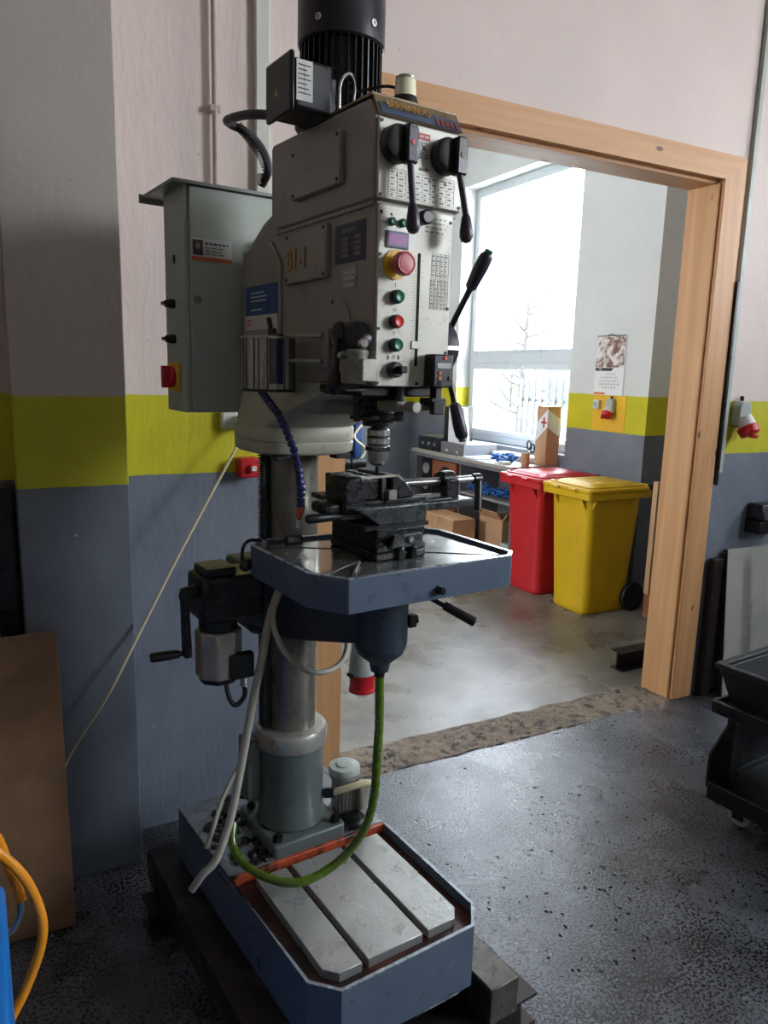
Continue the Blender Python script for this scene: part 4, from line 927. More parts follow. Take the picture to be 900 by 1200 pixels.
# stickers on side cover
MB().box(-.1018, -.1008, -.125, .050, 1.705, 1.772).build('blue_sticker', 'decalblue', SC)
def text_lines(par, m_, rows_, face, off, seed, h=.0035):
    # lines of print too small to read: short strokes, word by word
    r__ = random.Random(seed); mb = MB()
    for (a, b, z) in rows_:
        p = a
        while p < b:
            w = min(r__.uniform(.006, .016), b - p)
            if face == 'left': mb.box(off-.0004, off, -p-w, -p, z, z+h)
            else: mb.box(p, p+w, off-.0004, off, z, z+h)
            p += w + .003
    o = mb.build('printed_text', m_, par); o['kind'] = 'stuff'; return o
text_lines(SC, 'decalwhite', [(-.018, .055, 1.754), (-.018, .070, 1.745), (-.018, .066, 1.736), (-.018, .045, 1.716)], 'left', -.1018, 3)
MB().box(-.1018, -.1008, -.125, .050, 1.672, 1.705).build('white_sticker', 'decalwhite', SC)
mb = MB(); mb.box(-.1022, -.1017, -.085, -.073, 1.686, 1.698); mb.build('print_block', 'printdark', SC)
mb = MB(); mb.box(-.1022, -.1017, .02, .038, 1.684, 1.688); mb.box(-.1022, -.1017, .012, .038, 1.692, 1.696); mb.build('print_lines', 'printorange', SC)
# --- front: name strip, upper and lower panels
NPm = Matrix.Rotation(0, 4, 'Z')
mb = MB(); mb.prism([(-.511, 2.021), (-.513, 2.024), (-.4925, 2.058), (-.489, 2.056)], -.094, .090, 'x'); NP = mb.build('name_strip', 'nameplate', UH)
mb = MB(); mb.prism([(-.5135, 2.023), (-.5145, 2.0245), (-.5035, 2.0435), (-.5025, 2.042)], -.09, .088, 'x'); mb.build('blue_stripe', 'nameblue', NP)
tl = math.atan2(.034, .021); 
lettering('lettering', 'BERNARDO', .023, Matrix.Translation((-.028, -.5068, 2.042)) @ Matrix.Rotation(tl, 4, 'X'), 'nameletter', NP, sx=.80, ext=.0006)
mb = MB()
for u in (.030, .041, .052, .063, .074): mb.prism([(-.5146, 2.0255), (-.5152, 2.0262), (-.5085, 2.0375), (-.508, 2.037)], u, u+.007, 'x')
mb.build('worn_letters', 'namered', NP)
mb = MB(); mb.prism([(-.491, 2.056), (-.34, 2.059), (-.34, 2.063), (-.491, 2.062)], -.096, .094, 'x'); mb.build('top_plate', 'nameplate', UH, bevel=.001)
UP = MB().box(-.0945, .0935, -.514, -.508, 1.884, 2.017).build('upper_panel', 'panelwhite', P, bevel=.002)
LPn = MB().prism([(-.0885, 1.556), (.017, 1.556), (.017, 1.56), (.0790, 1.56), (.0790, 1.876), (-.0885, 1.876)], -.511, -.505, 'y').build('lower_panel', 'panelwhite', P, bevel=.002)
def dot(par, u, z, r=.0032, m_='black', v=-.514, h=.002, nm='screw', seg=12):
    mb = MB(); mb.cyl((u, v, z), (u, v-h, z), r, r*.85, seg=seg); return mb.build(nm, m_, par)
for u in (-.089, .088):
    for z in (1.890, 2.011): dot(UP, u, z)
for u, z in ((-.084, 1.562), (-.084, 1.66), (-.084, 1.79), (-.084, 1.862), (.073, 1.862), (.073, 1.705), (.073, 1.622), (.006, 1.562)): dot(LPn, u, z, v=-.511)
# speed table print (thin ink lines)
def grid(par, u0, u1, z0, z1, cols, rows_, v, nm, fill=True, m_='printfaint', seed=1):
    mb = MB(); t = .0006; rr_ = random.Random(seed)
    for i in range(cols+1): u = u0+(u1-u0)*i/cols; mb.box(u-t/2, u+t/2, v-.0003, v, z0, z1)
    for j in range(rows_+1): z = z0+(z1-z0)*j/rows_; mb.box(u0, u1, v-.0003, v, z-t/2, z+t/2)
    if fill:
        for i in range(cols):
            for j in range(rows_):
                a = u0+(u1-u0)*(i+.2)/cols; b = u0+(u1-u0)*(i+.2+rr_.uniform(.3, .6))/cols; z = z0+(z1-z0)*(j+.5)/rows_
                mb.box(a, b, v-.0003, v, z-.0014, z+.0014)
    return mb.build(nm, m_, par)
grid(UP, -.072, .075, 1.888, 1.905, 8, 2, -.5142, 'speed_table'); grid(UP, -.072, .075, 1.905, 1.936, 8, 3, -.5142, 'speed_table', seed=3)
lettering('lettering', 'n/min', .010, frame_front(.004, -.5143, 1.945), 'printdark', UP)
for k, s_ in enumerate(['I', 'II', 'I', 'II']): lettering('lettering', s_, .011, frame_front(-.055 + .036 * k, -.5143, 1.927), 'printdark', UP)
# warning label between the levers
wl = MB().box(-.0115, .0155, -.5146, -.514, 1.962, 2.005).build('warning_label', 'decalwhite', UP)
MB().box(-.0115, .0155, -.5150, -.5146, 1.994, 2.005).build('red_header', 'printred', wl)
mb = MB()
for a in (45, -45): mb.box(-.0085, .0085, -.0002, .0002, -.0009, .0009, Matrix.Translation((.002, -.5149, 1.981)) @ Matrix.Rotation(R(a), 4, 'Y'))
mb.box(-.0075, .0115, -.5149, -.5146, 1.9725, 1.9735); mb.box(-.0075, .0115, -.5149, -.5146, 1.9885, 1.9895); mb.box(-.0078, -.007, -.5149, -.5146, 1.9725, 1.989); mb.box(.011, .0118, -.5149, -.5146, 1.9725, 1.989)
mb.lathe([(.004, 0), (.004, .0004), (.0025, .0004)], (.002, -.5146, 1.981), (0, -1, 0), 14); mb.build('pictogram', 'printdark', wl)
text_lines(wl, 'decalwhite', [(-.008, .012, 1.998)], 'front', -.5150, 8, .003); text_lines(wl, 'printdark', [(-.009, .013, 1.968), (-.009, .012, 1.9635)], 'front', -.5146, 9, .002)
dot(UP, .021, 1.985, .0016, 'printdark', nm='mark'); [dot(UP, .022, 1.975 - k*.004, .0016, 'printdark', nm='mark') for k in range(3)]
# gear shift levers
def gear_lever(u, z, cap, lean):
    D = MB().lathe([(.031, 0), (.032, .004), (.032, .018), (.029, .024), (.024, .026)], (u, -.514, z), (0, -1, 0), 36).build('gear_lever', 'black', P)
    mb = MB(); mb.prism([(u+.002, z-.034), (u+.026, z-.034), (u+.026, z+.024), (u+.020, z+.032), (u+.006, z+.032), (u+.002, z+.026)], -.553, -.532, 'y'); mb.build('lever_hub', 'blackmetal', D, bevel=.004)
    mb = MB(); mb.lathe([(.005, 0), (.0045, .0015)], (u+.014, -.553, z), (0, -1, 0)); mb.build('lever_dot', cap, D)
    mb = MB(); mb.tube([(u+.014, -.545, z-.03), (u+.014+lean*.4, -.548, z-.07), (u+.014+lean*.8, -.552, z-.115)], .006, 12); mb.build('lever_rod', 'handle', D)
    mb = MB(); mb.lathe([(.006, 0), (.009, .006), (.0125, .03), (.0125, .04), (.009, .048), (.003, .051)], (u+.014+lean*.68, -.551, z-.100), (lean*.35, -.06, -1)); mb.build('lever_grip', 'handle', D)
gear_lever(-.062, 1.974, 'printred', .006); gear_lever(.048, 1.972, 'darksteel', .022)
# buttons on the lower panel
def button(u, z, m_, r=.0125, nm='push_button', h=.016, ring='blackmetal'):
    b = MB().lathe([(r, 0), (r, h*.7), (r*.92, h*.8)], (u, -.511, z), (0, -1, 0), 28).build(nm, ring, LPn)
    mb = MB(); mb.lathe([(r*.86, h*.5), (r*.86, h), (r*.7, h*1.12), (r*.45, h*1.02)], (u, -.511, z), (0, -1, 0), 28); mb.build('button_cap' if False else nm + '_cap', m_, LPn)
button(-.062, 1.8475, 'greenbtn', .0075, 'signal_lamp', .008, 'greenbtn'); button(-.0385, 1.8475, 'greenbtn', .0075, 'signal_lamp', .008, 'greenbtn')
MB().box(-.073, -.024, -.5145, -.511, 1.803, 1.832).build('display_bezel', 'nameblue', LPn, bevel=.001)
MB().box(-.069, -.029, -.5152, -.5145, 1.807, 1.828).build('display_screen', 'display', LPn)
mb = MB(); mb.lathe([(.026, 0), (.026, .004)], (-.052, -.511, 1.774), (0, -1, 0), 40); mb.build('yellow_ring', 'yellowpl', LPn)
mb = MB(); mb.lathe([(.012, .004), (.013, .014), (.020, .018), (.0212, .022), (.0212, .032), (.018, .036), (.015, .0352), (.0145, .036), (.006, .0365)], (-.050, -.511, 1.774), (0, -1, 0), 36); mb.build('emergency_stop', 'redmush', LPn)
button(-.049, 1.718, 'greenbtn'); button(-.049, 1.674, 'redbtn'); button(-.049, 1.632, 'greenbtn')
K = MB().lathe([(.015, 0), (.0155, .004), (.014, .015), (.012, .017)], (-.049, -.511, 1.587), (0, -1, 0), 28).build('rotary_switch', 'black', LPn)
MB().box(-.051, -.036, -.540, -.522, 1.581, 1.594).build('switch_grip', 'black', LPn, bevel=.002)
mb = MB(); mb.lathe([(.0125, 0), (.0135, .004), (.0135, .016), (.011, .019)], (.006, -.511, 1.862), (0, -1, 0), 10); mb.build('speed_knob', 'black', LPn, bevel=.001)
for s_, u, z, m_ in (('I', -.049, 1.739, 'printdark'), ('O', -.049, 1.695, 'printred'), ('I', -.049, 1.653, 'printred'), ('O', -.049, 1.6095, 'printred'), ('(I)', -.062, 1.860, 'printdark')):
    lettering('lettering', s_, .010 if len(s_) < 2 else .006, frame_front(u, -.5113, z), m_, LPn)
for s_, u in ((1, -.038), (-1, -.061)):
    mb = MB(); mb.box(u-.0012, u+.0012, -.5115, -.511, 1.605, 1.6135); mb.prism([(u-.003, 1.6095-s_*.001), (u+.003, 1.6095-s_*.001), (u, 1.6095+s_*.0055)], -.5115, -.511, 'y'); mb.build('arrow_print', 'printdark', LPn)
MB().prism([(-.0005, 1.595), (.0055, 1.595), (.0055, 1.80), (-.0005, 1.80)], -.5118, -.511, 'y').build('depth_slot', 'slot', LPn)
MB().box(-.010, .009, -.5135, -.5118, 1.627, 1.641).build('depth_pointer', 'alu', LPn, bevel=.001)
mb = MB()
for k in range(38):
    z = 1.60 + k * .0052; w = .005 if k % 5 else .0085; mb.box(-.0045-w, -.0035, -.5114, -.511, z, z+.0006)
    if k % 2 == 0: mb.box(.008, .008+w*.7, -.5114, -.511, z, z+.0006)
mb.build('depth_scale', 'printfaint', LPn)
grid(LPn, .032, .072, 1.760, 1.803, 4, 5, -.5113, 'thread_table', seed=5); grid(LPn, .030, .072, 1.702, 1.757, 5, 8, -.5113, 'thread_table', seed=8)
mb = MB(); rr_ = random.Random(5)
for k in range(4):
    u = .014
    while u < .058: w = rr_.uniform(.003, .009); mb.box(u, u+w, -.5114, -.511, 1.839+k*.008, 1.8415+k*.008); u += w + rr_.uniform(.002, .006)
mb.build('printed_lines', 'printfaint', LPn)
# --- digital depth unit and its bracket
DU = MB().box(.019, .066, -.547, -.515, 1.556, 1.618).build('depth_gauge', 'blackmetal', P, bevel=.003)
MB().box(.027, .059, -.548, -.547, 1.592, 1.602).build('gauge_lcd', 'lcd', DU)
for u, z, m_ in ((.045, 1.611, 'redbtn'), (.033, 1.583, 'orangenozzle'), (.033, 1.5735, 'orangenozzle'), (.057, 1.5735, 'black')): dot(DU, u, z, .0042, m_, -.547, .0025, 'gauge_button')
MB().box(.028, .037, -.5478, -.547, 1.560, 1.568).build('gauge_port', 'slot', DU)
BR = MB().box(.035, .050, -.535, -.515, 1.515, 1.557).build('gauge_bracket', 'darksteel', P, bevel=.002)
mb = MB(); mb.box(.022, .058, -.54, -.50, 1.520, 1.536); mb.box(.024, .05, -.545, -.53, 1.505, 1.530); mb.build('bracket_clamp', 'blackmetal', BR, bevel=.002)
mb = MB(); mb.box(.005, .055, -.515, -.506, 1.510, 1.524); mb.cyl((-.012, -.51, 1.518), (-.012, -.54, 1.518), .011, seg=14); mb.box(-.03, -.004, -.50, -.43, 1.508, 1.528); mb.build('bracket_bar', 'alu', BR, bevel=.002)
mb = MB(); mb.cyl((-.018, -.49, 1.556), (-.018, -.49, 1.492), .009); mb.cyl((-.018, -.49, 1.497), (-.018, -.49, 1.490), .014); mb.build('depth_rod', 'blackmetal', BR)
# --- quill, spindle and chuck
sx, sy = .014, -.37
mb = MB(); mb.box(-.10, .085, -.48, -.32, 1.536, 1.5555); mb.build('head_underplate', 'blackmetal', P, bevel=.003)
mb = MB(); mb.lathe([(.060, 1.540), (.060, 1.535), (.055, 1.533), (.055, 1.512), (.048, 1.508), (.048, 1.500), (.040, 1.497), (.038, 1.484), (.034, 1.480), (.034, 1.472), (.014, 1.470), (.012, 1.458)], (sx, sy, 0), seg=40); QL = mb.build('quill', 'oily', P)
mb = MB(); mb.box(-.075, -.03, -.44, -.40, 1.488, 1.497); mb.cyl((-.07, -.42, 1.485), (-.07, -.42, 1.545), .007); mb.build('stop_arm', 'blackmetal', QL, bevel=.002)
mb = MB(); mb.lathe([(.010, 1.470), (.018, 1.4675), (.0235, 1.464), (.0245, 1.462), (.0245, 1.453), (.0225, 1.452), (.0225, 1.447), (.0248, 1.446), (.0248, 1.436), (.0225, 1.435), (.0225, 1.431), (.0255, 1.430), (.0255, 1.423), (.0215, 1.420), (.0208, 1.400), (.019, 1.394), (.012, 1.389), (.006, 1.387)], (sx, sy, 0), seg=40)
CK = mb.build('drill_chuck', 'steel', P, angle=25)
mb = MB()
for k in range(30): mb.box(.0252, .0270, -.0013, .0013, 1.420, 1.4285, Matrix.Translation((sx, sy, 0)) @ Matrix.Rotation(R(k*12), 4, 'Z'))
mb.build('key_teeth', 'darksteel', CK)
mb = MB(); mb.lathe([(.0230, 1.4475), (.0230, 1.4515)], (sx, sy, 0), seg=36); mb.lathe([(.0230, 1.4315), (.0230, 1.4345)], (sx, sy, 0), seg=36); mb.build('dark_groove', 'black', CK)
mb = MB(); mb.cyl((sx, sy, 1.386), (sx, sy, 1.372), .0045); mb.cyl((sx, sy, 1.372), (sx, sy, 1.362), .0028, .0005, 12); mb.build('centre_drill', 'darksteel', CK)
# --- feed levers on the right side
FH = MB().lathe([(.052, .0), (.054, .006), (.054, .034), (.048, .042), (.022, .044), (.022, .056), (.016, .058)], (.086, -.438, 1.635), (1, 0, 0), 40).build('feed_hub', 'handle', P)
mb = MB(); mb.box(.088, .121, -.4935, -.4900, 1.629, 1.637); mb.build('scale_mark', 'steel', FH)
def feed(a, b, g):
    a, b = Vector(a), Vector(b); d = (b-a).normalized()
    mb = MB(); mb.cyl(a, b, .0062); r = mb.build('feed_lever', 'darksteel', P)
    mb = MB(); mb.lathe([(.007, 0), (.012, .006), (.0145, .05), (.0135, .072), (.009, .078)], b - d*.004, d, 24); mb.build('grip', 'handle', r)
    mb = MB(); mb.lathe([(.0085, .075), (.0085, .084)], b - d*.004, d, 12); mb.build('grip_end', g, r)
feed((.135, -.43, 1.655), (.148, -.488, 1.752), 'greenbtn')
feed((.135, -.43, 1.615), (.150, -.452, 1.520), 'greenbtn')
feed((.135, -.40, 1.635), (.150, -.29, 1.640), 'darksteel')
# --- motor on top
mb = MB(); mb.prism(ngon(0, -.215, .085, 24), 2.056, 2.075); mb.prism(ngon(0, -.215, .095, 24), 2.075, 2.10); mb.build('motor_mount', 'blackmetal', P, bevel=.003)
MO = MB().lathe([(.074, 2.10), (.074, 2.245)], (0, -.215, 0), seg=48).build('motor_body', 'blackmetal', P)
mb = MB()
for k in range(36):
    mb.box(.072, .085, -.0013, .0013, 2.105, 2.24, Matrix.Translation((0, -.215, 0)) @ Matrix.Rotation(R(k*10), 4, 'Z'))
mb.build('cooling_fins', 'blackmetal', MO)
mb = MB(); mb.lathe([(.086, 2.232), (.090, 2.236), (.090, 2.33), (.084, 2.345), (.06, 2.352)], (0, -.215, 0), seg=48); mb.build('fan_cover', 'black', MO)
for a in (-75, -150, 20):
    mb = MB(); x, y = .0895*math.cos(R(a)), -.215 + .0895*math.sin(R(a)); mb.lathe([(.0075, 0), (.007, .0025), (.004, .0025), (.0035, .0005)], (x, y, 2.262), (math.cos(R(a)), math.sin(R(a)), 0), 16); mb.build('cover_screw', 'steel', MO)
TBX = MB().box(-.168, -.085, -.335, -.235, 2.060, 2.150).build('terminal_box', 'black', P, bevel=.008)
MB().box(-.178, -.168, -.340, -.230, 2.052, 2.158).build('box_lid', 'black', TBX, bevel=.006)
MB().box(-.164, -.130, -.3365, -.335, 2.075, 2.145).build('rating_plate', 'decalwhite', TBX)
mb = MB()
for k in range(7): mb.box(-.161, -.134 - (k % 3)*.004, -.3369, -.3365, 2.087+.008*k, 2.089+.008*k)
mb.box(-.148, -.1475, -.3369, -.3365, 2.085, 2.140); mb.build('plate_print', 'printdark', TBX)
mb = MB(); mb.prism([(-.272, 2.092), (-.288, 2.092), (-.280, 2.107)], -.1786, -.178, 'x'); mb.build('warning_triangle', 'printyellow', TBX)
MB().box(-.09, -.06, -.30, -.24, 2.08, 2.14).build('box_neck', 'black', TBX)
mb = MB(); mb.tube([(-.135, -.30, 2.065), (-.165, -.15, 2.06), (-.15, .05, 2.10), (-.135, .10, 2.135), (-.132, .105, 2.148), (-.12, .10, 2.155), (-.10, .10, 2.150), (-.075, .10, 2.145)], .008, 12)
mb = MB(); mb.tube([(-.13, -.24, 2.075), (-.150, -.10, 2.11), (-.145, .04, 2.135), (-.115, .10, 2.145), (-.075, .10, 2.135), (-.035, .10, 2.105), (-.018, .10, 2.06), (-.022, .13, 2.03)], .0095, 12)
CDT = mb.build('motor_conduit', 'rubber', P)
mb = MB()
for k in range(26):
    t_ = k / 25; p0 = Vector((-.095, .10, 2.144)); p1 = Vector((-.035, .10, 2.105)); p2 = Vector((-.018, .10, 2.05))
    p = p0*(1-t_)**2 + p1*2*t_*(1-t_) + p2*t_*t_; d_ = ((p1-p0)*(1-t_) + (p2-p1)*t_).normalized(); mb.cyl(p-d_*.0012, p+d_*.0012, .0115, seg=14)
mb.build('conduit_ribs', 'rubber', CDT)
mb = MB(); mb.cyl((-.022, .13, 2.03), (-.022, .13, 2.055), .013, seg=12); mb.build('conduit_gland', 'steel', CDT)
mb = MB(); mb.tube([(-.075, -.34, 2.075), (-.075, -.345, 2.12), (-.055, -.345, 2.14), (-.035, -.33, 2.125), (-.033, -.32, 2.09)], .003, 8); mb.build('lifting_eye', 'steel', P)
mb = MB(); mb.tube([(-.03, -.31, 2.12), (.02, -.36, 2.13), (.05, -.38, 2.115), (.06, -.39, 2.08), (.045, -.40, 2.07)], .003, 8); mb.build('beacon_lead', 'black', P)
mb = MB(); mb.lathe([(.030, 0), (.028, .02), (.017, .045), (.012, .05)], (.06, -.33, 2.058)); mb.build('oil_cap', 'greywhite', P)
# beacon
BC = MB().lathe([(.025, 2.060), (.0255, 2.078), (.022, 2.090)], (.016, -.43, 0)).build('warning_beacon', 'black', P)
mb = MB(); mb.lathe([(.0205, 2.089), (.0195, 2.118), (.018, 2.121)], (.016, -.43, 0)); mb.build('beacon_lens', 'beacon', BC)
mb = MB(); mb.lathe([(.019, 2.120), (.019, 2.124), (.015, 2.127)], (.016, -.43, 0)); mb.build('beacon_cap', 'alu', BC)
# --- quill lock lever and oil cup on the left side
QB = MB().lathe([(.020, 0), (.021, .004), (.021, .034), (.018, .038)], (-.092, -.437, 1.652), (-1, -.1, 0), 32).build('quill_lock', 'black', P)
mb = MB(); mb.prism([(-.425, 1.62), (-.51, 1.618), (-.515, 1.645), (-.49, 1.672), (-.43, 1.672), (-.42, 1.66)], -.125, -.095, 'x'); mb.build('lock_body', 'black', QB, bevel=.008, seg=3)
mb = MB(); mb.lathe([(.0085, 0), (.0095, .012), (.007, .016)], (-.118, -.508, 1.632), (-.2, -1, 0)); mb.build('lock_screw', 'steel', QB)
mb = MB(); mb.tube([(-.135, -.450, 1.640), (-.140, -.458, 1.60), (-.140, -.450, 1.565)], .0062, 12); mb.build('lock_rod', 'black', QB)
mb = MB(); mb.lathe([(.006, 0), (.010, .008), (.0135, .028), (.0125, .042), (.006, .050)], (-.140, -.453, 1.588), (0, .08, -1)); mb.build('lock_grip', 'black', QB)
mb = MB(); mb.lathe([(.018, 0), (.019, .003), (.019, .05), (.021, .053), (.021, .059), (.016, .062)], (-.118, -.495, 1.560)); OC = mb.build('index_cylinder', 'alu', P)
mb = MB(); mb.box(-.125, -.092, -.525, -.485, 1.564, 1.605); mb.cyl((-.118, -.47, 1.61), (-.145, -.475, 1.61), .006); mb.build('cylinder_bracket', 'alu', OC, bevel=.002)
mb = MB(); mb.box(-.145, -.10, -.50, -.40, 1.545, 1.551); mb.build('cylinder_shelf', 'blackmetal', OC, bevel=.002)
# --- chuck guard swung to the side
gx, gy = -.170, -.225
mb = MB()
def arc(r0, r1, a0, a1, z0, z1, n=20):
    o_ = [(gx+r1*math.cos(R(a0+(a1-a0)*i/n)), gy+r1*math.sin(R(a0+(a1-a0)*i/n))) for i in range(n+1)]
    i_ = [(gx+r0*math.cos(R(a0+(a1-a0)*i/n)), gy+r0*math.sin(R(a0+(a1-a0)*i/n))) for i in range(n+1)][::-1]
    return o_ + i_
def arcp(mb, r0, r1, a0, a1, z0, z1, n=16):
    for i in range(n):
        t0, t1 = R(a0+(a1-a0)*i/n), R(a0+(a1-a0)*(i+1)/n)
        mb.prism([(gx+r0*math.cos(t0), gy+r0*math.sin(t0)), (gx+r1*math.cos(t0), gy+r1*math.sin(t0)), (gx+r1*math.cos(t1), gy+r1*math.sin(t1)), (gx+r0*math.cos(t1), gy+r0*math.sin(t1))], z0, z1)
    return mb
arcp(mb, .0525, .0545, -190, 60, 1.540, 1.645); GU = mb.build('chuck_guard', 'clear', P)
mb = MB(); arcp(mb, .051, .0570, -195, 65, 1.536, 1.5415); mb.build('guard_rim', 'black', GU)
mb = MB(); arcp(mb, .051, .0565, -195, 65, 1.643, 1.648); mb.build('guard_rim', 'alu', GU)
mb = MB(); arcp(mb, .0547, .0557, -113, -82, 1.553, 1.652, 6); mb.build('guard_window', 'navyglass', GU)
mb = MB()
for a in (-178, -168, -146, -135, -116, -78, -62, -52, -38, -28): 
    t_ = R(a); mb.cyl((gx+.0556*math.cos(t_), gy+.0556*math.sin(t_), 1.5405), (gx+.0556*math.cos(t_), gy+.0556*math.sin(t_), 1.645), .0011, seg=6)
mb.build('guard_ribs', 'darksteel', GU)
mb = MB(); mb.box(gx-.01, gx+.055, gy-.012, gy+.02, 1.645, 1.650); mb.cyl((gx-.005, gy-.03, 1.65), (gx-.005, gy-.03, 1.664), .009); mb.cyl((gx-.008, gy-.03, 1.664), (gx-.012, gy-.028, 1.684), .005); mb.build('guard_pivot', 'black', GU, bevel=.001)
mb = MB(); mb.prism([(-.30, 1.588), (-.355, 1.588), (-.355, 1.665), (-.30, 1.665)], -.102, -.092, 'x'); mb.build('guard_mount', 'castgrey', GU, bevel=.002)
for z in (1.600, 1.650):
    mb = MB(); mb.cyl((-.150, -.272, z), (-.104, -.335, z), .0045); mb.build('guard_arm', 'alu', GU)
# --- blue coolant line
pts = [(-.140, -.13, 1.530), (-.150, -.185, 1.512), (-.152, -.235, 1.49), (-.150, -.272, 1.455), (-.150, -.305, 1.42), (-.150, -.328, 1.38), (-.150, -.338, 1.345), (-.150, -.337, 1.310)]
mb = MB(); mb.tube(pts, .006, 10, 6); CL = mb.build('coolant_line', 'blueloc', P)
mb = MB(); n_ = 22; P3 = [Vector(p) for p in pts]
for k in range(n_):
    t_ = k/(n_-1)*(len(P3)-1); i_ = min(int(t_), len(P3)-2); f_ = t_-i_; p = P3[i_].lerp(P3[i_+1], f_); d_ = (P3[i_+1]-P3[i_]).normalized(); mb.lathe([(.0055, -.006), (.0088, -.003), (.0088, .003), (.006, .0065)], p, d_, 12)
mb.build('line_segments', 'blueloc', CL)
mb = MB(); mb.lathe([(.0085, 0), (.0090, .008), (.0045, .030)], (-.150, -.337, 1.308), (-.02, .22, -1)); mb.build('orange_nozzle', 'orangenozzle', CL)
mb = MB(); mb.lathe([(.0042, 0), (.0034, .020)], (-.151, -.330, 1.280), (-.02, .22, -1)); mb.build('nozzle_tip', 'white_pl', CL)
# --- hoses and cables of the machine
mb = MB(); mb.cyl((.034, -.37, .928), (.034, -.37, .905), .009); mb.lathe([(.012, .912), (.012, .920)], (.034, -.37, 0)); mb.build('drain_fitting', 'black', P)
mb = MB(); mb.tube([(.034, -.37, .918), (.037, -.37, .80), (.040, -.36, .70), (.045, -.345, .60), (.035, -.325, .51), (.0, -.298, .435), (-.055, -.28, .395), (-.115, -.265, .382), (-.160, -.21, .375), (-.190, -.12, .372), (-.185, -.04, .375), (-.155, .03, .38)], .0105, 14); mb.build('drain_hose', 'greenhose', P)
mb = MB(); mb.tube([(-.10, -.17, 1.115), (-.126, -.19, 1.09), (-.152, -.19, 1.02), (-.168, -.185, .93), (-.188, -.18, .83), (-.205, -.175, .73), (-.222, -.17, .63), (-.243, -.165, .53), (-.275, -.16, .44), (-.305, -.15, .405), (-.325, -.13, .36)], .0095, 12); mb.build('supply_cable', 'whitecable', P)
mb = MB(); mb.tube([(-.215, -.06, .80), (-.225, .02, .60), (-.255, .0, .48), (-.275, .02, .38)], .005, 10)
mb = MB(); mb.tube([(-.118, .04, .56), (-.15, .03, .53), (-.19, .02, .47), (-.22, .01, .40), (-.235, .02, .35)], .006, 10); mb.build('sensor_cable', 'whitecable', P)
mb = MB(); mb.tube([(-.13, -.19, 1.085), (-.150, -.205, 1.03), (-.14, -.215, .975), (-.11, -.225, .925), (-.065, -.235, .893), (-.01, -.235, .888), (.04, -.21, .905), (.08, -.15, .935), (.12, -.06, .95), (.17, -.05, .94), (.185, -.06, .91)], .007, 12); mb.build('plug_cable', 'whitecable', P)
PL = MB().lathe([(.010, .035), (.013, .02), (.020, .0), (.024, -.02), (.030, -.035), (.034, -.09), (.036, -.095), (.037, -.118)], (.185, -.06, .895), seg=28).build('power_plug', 'greywhite', P)
mb = MB()
for k in range(9): mb.lathe([(.026+.001*k, -.030-.006*k), (.0285+.0009*k, -.032-.006*k), (.0285+.0009*k, -.034-.006*k)], (.185, -.06, .895), seg=24)
mb.build('plug_grip_rings', 'greywhite', PL)
mb = MB(); mb.lathe([(.037, -.118), (.035, -.122), (.033, -.160), (.036, -.163), (.036, -.170), (.030, -.170), (.028, -.13)], (.185, -.06, .895), seg=28); mb.build('plug_end', 'redpl', PL)
mb = MB(); mb.box(.142, .152, -.07, -.05, .772, .78); mb.build('plug_key', 'black', PL)
mb = MB(); mb.tube([(-.195, -.20, 1.17), (-.215, -.19, 1.165), (-.212, -.185, 1.195), (-.195, -.18, 1.208), (-.17, -.19, 1.208)], .004, 8); mb.sphere((-.213, -.20, 1.158), .014); mb.build('limit_switch_lead', 'black', P)
# --- switch cabinet on the back of the head
CB = MB().box(-.212, .085, .118, .258, 1.472, 2.000).build('switch_cabinet', 'cabgrey', P, bevel=.003)
mb = MB(); mb.box(-.225, -.213, .125, .270, 1.472, 2.010); mb.build('cabinet_door', 'cabgrey', CB, bevel=.002)
mb = MB(); mb.box(-.255, .10, .108, .345, 2.001, 2.009); mb.box(-.262, .10, .345, .352, 1.99, 2.012); mb.build('rain_roof', 'cabdark', CB, bevel=.001)
mb = MB(); mb.box(-.02, .08, .06, .119, 1.60, 1.90); mb.build('cabinet_bracket', 'castgrey', CB)
for z in (1.735, 1.650):
    mb = MB(); mb.lathe([(.011, 0), (.012, .004), (.009, .022), (.007, .024)], (-.225, .205, z), (-1, 0, 0)); mb.box(-.255, -.235, .195, .215, z-.004, z+.004); mb.build('cabinet_knob', 'black', CB)
MB().box(-.234, -.225, .165, .235, 1.522, 1.592).build('switch_plate', 'yellowpl', CB, bevel=.003)
mb = MB(); mb.lathe([(.026, 0), (.026, .008), (.02, .012)], (-.234, .20, 1.557), (-1, 0, 0)); mb.box(-.262, -.240, .192, .208, 1.530, 1.584); mb.build('main_switch', 'redpl', CB, bevel=.002)
mb = MB(); mb.box(-.228, -.225, .19, .20, 1.83, 1.85); mb.build('door_lock', 'darksteel', CB)
CS = MB().box(-.209, -.108, .1168, .1178, 1.833, 1.885).build('contact_card', 'decalwhite', CB)
MB().box(-.209, -.108, .1160, .1168, 1.833, 1.842).build('orange_strip', 'printorange', CB)
MB().box(-.206, -.181, .1162, .1168, 1.845, 1.880).build('portrait_print', 'printdark', CB)
mb = MB(); mb.sphere((-.1935, .1164, 1.866), .0075, (1, .04, 1.25)); mb.b.verts.ensure_lookup_table()
for v in mb.b.verts: v.co.y = .1164 + (v.co.y-.1164)*.05
mb.build('portrait_face', 'skin', CB)
text_lines(CB, 'printdark', [(-.176, -.118, 1.871)], 'front', .1168, 4, .0045); text_lines(CB, 'printfaint', [(-.176, -.125, 1.862), (-.176, -.13, 1.855), (-.176, -.128, 1.848)], 'front', .1168, 5, .003)
mb = MB(); mb.lathe([(.010, 0), (.010, .001)], (-.196, .118, 1.742), (0, -1, 0), 20); mb.build('blank_plug', 'cabdark', CB)
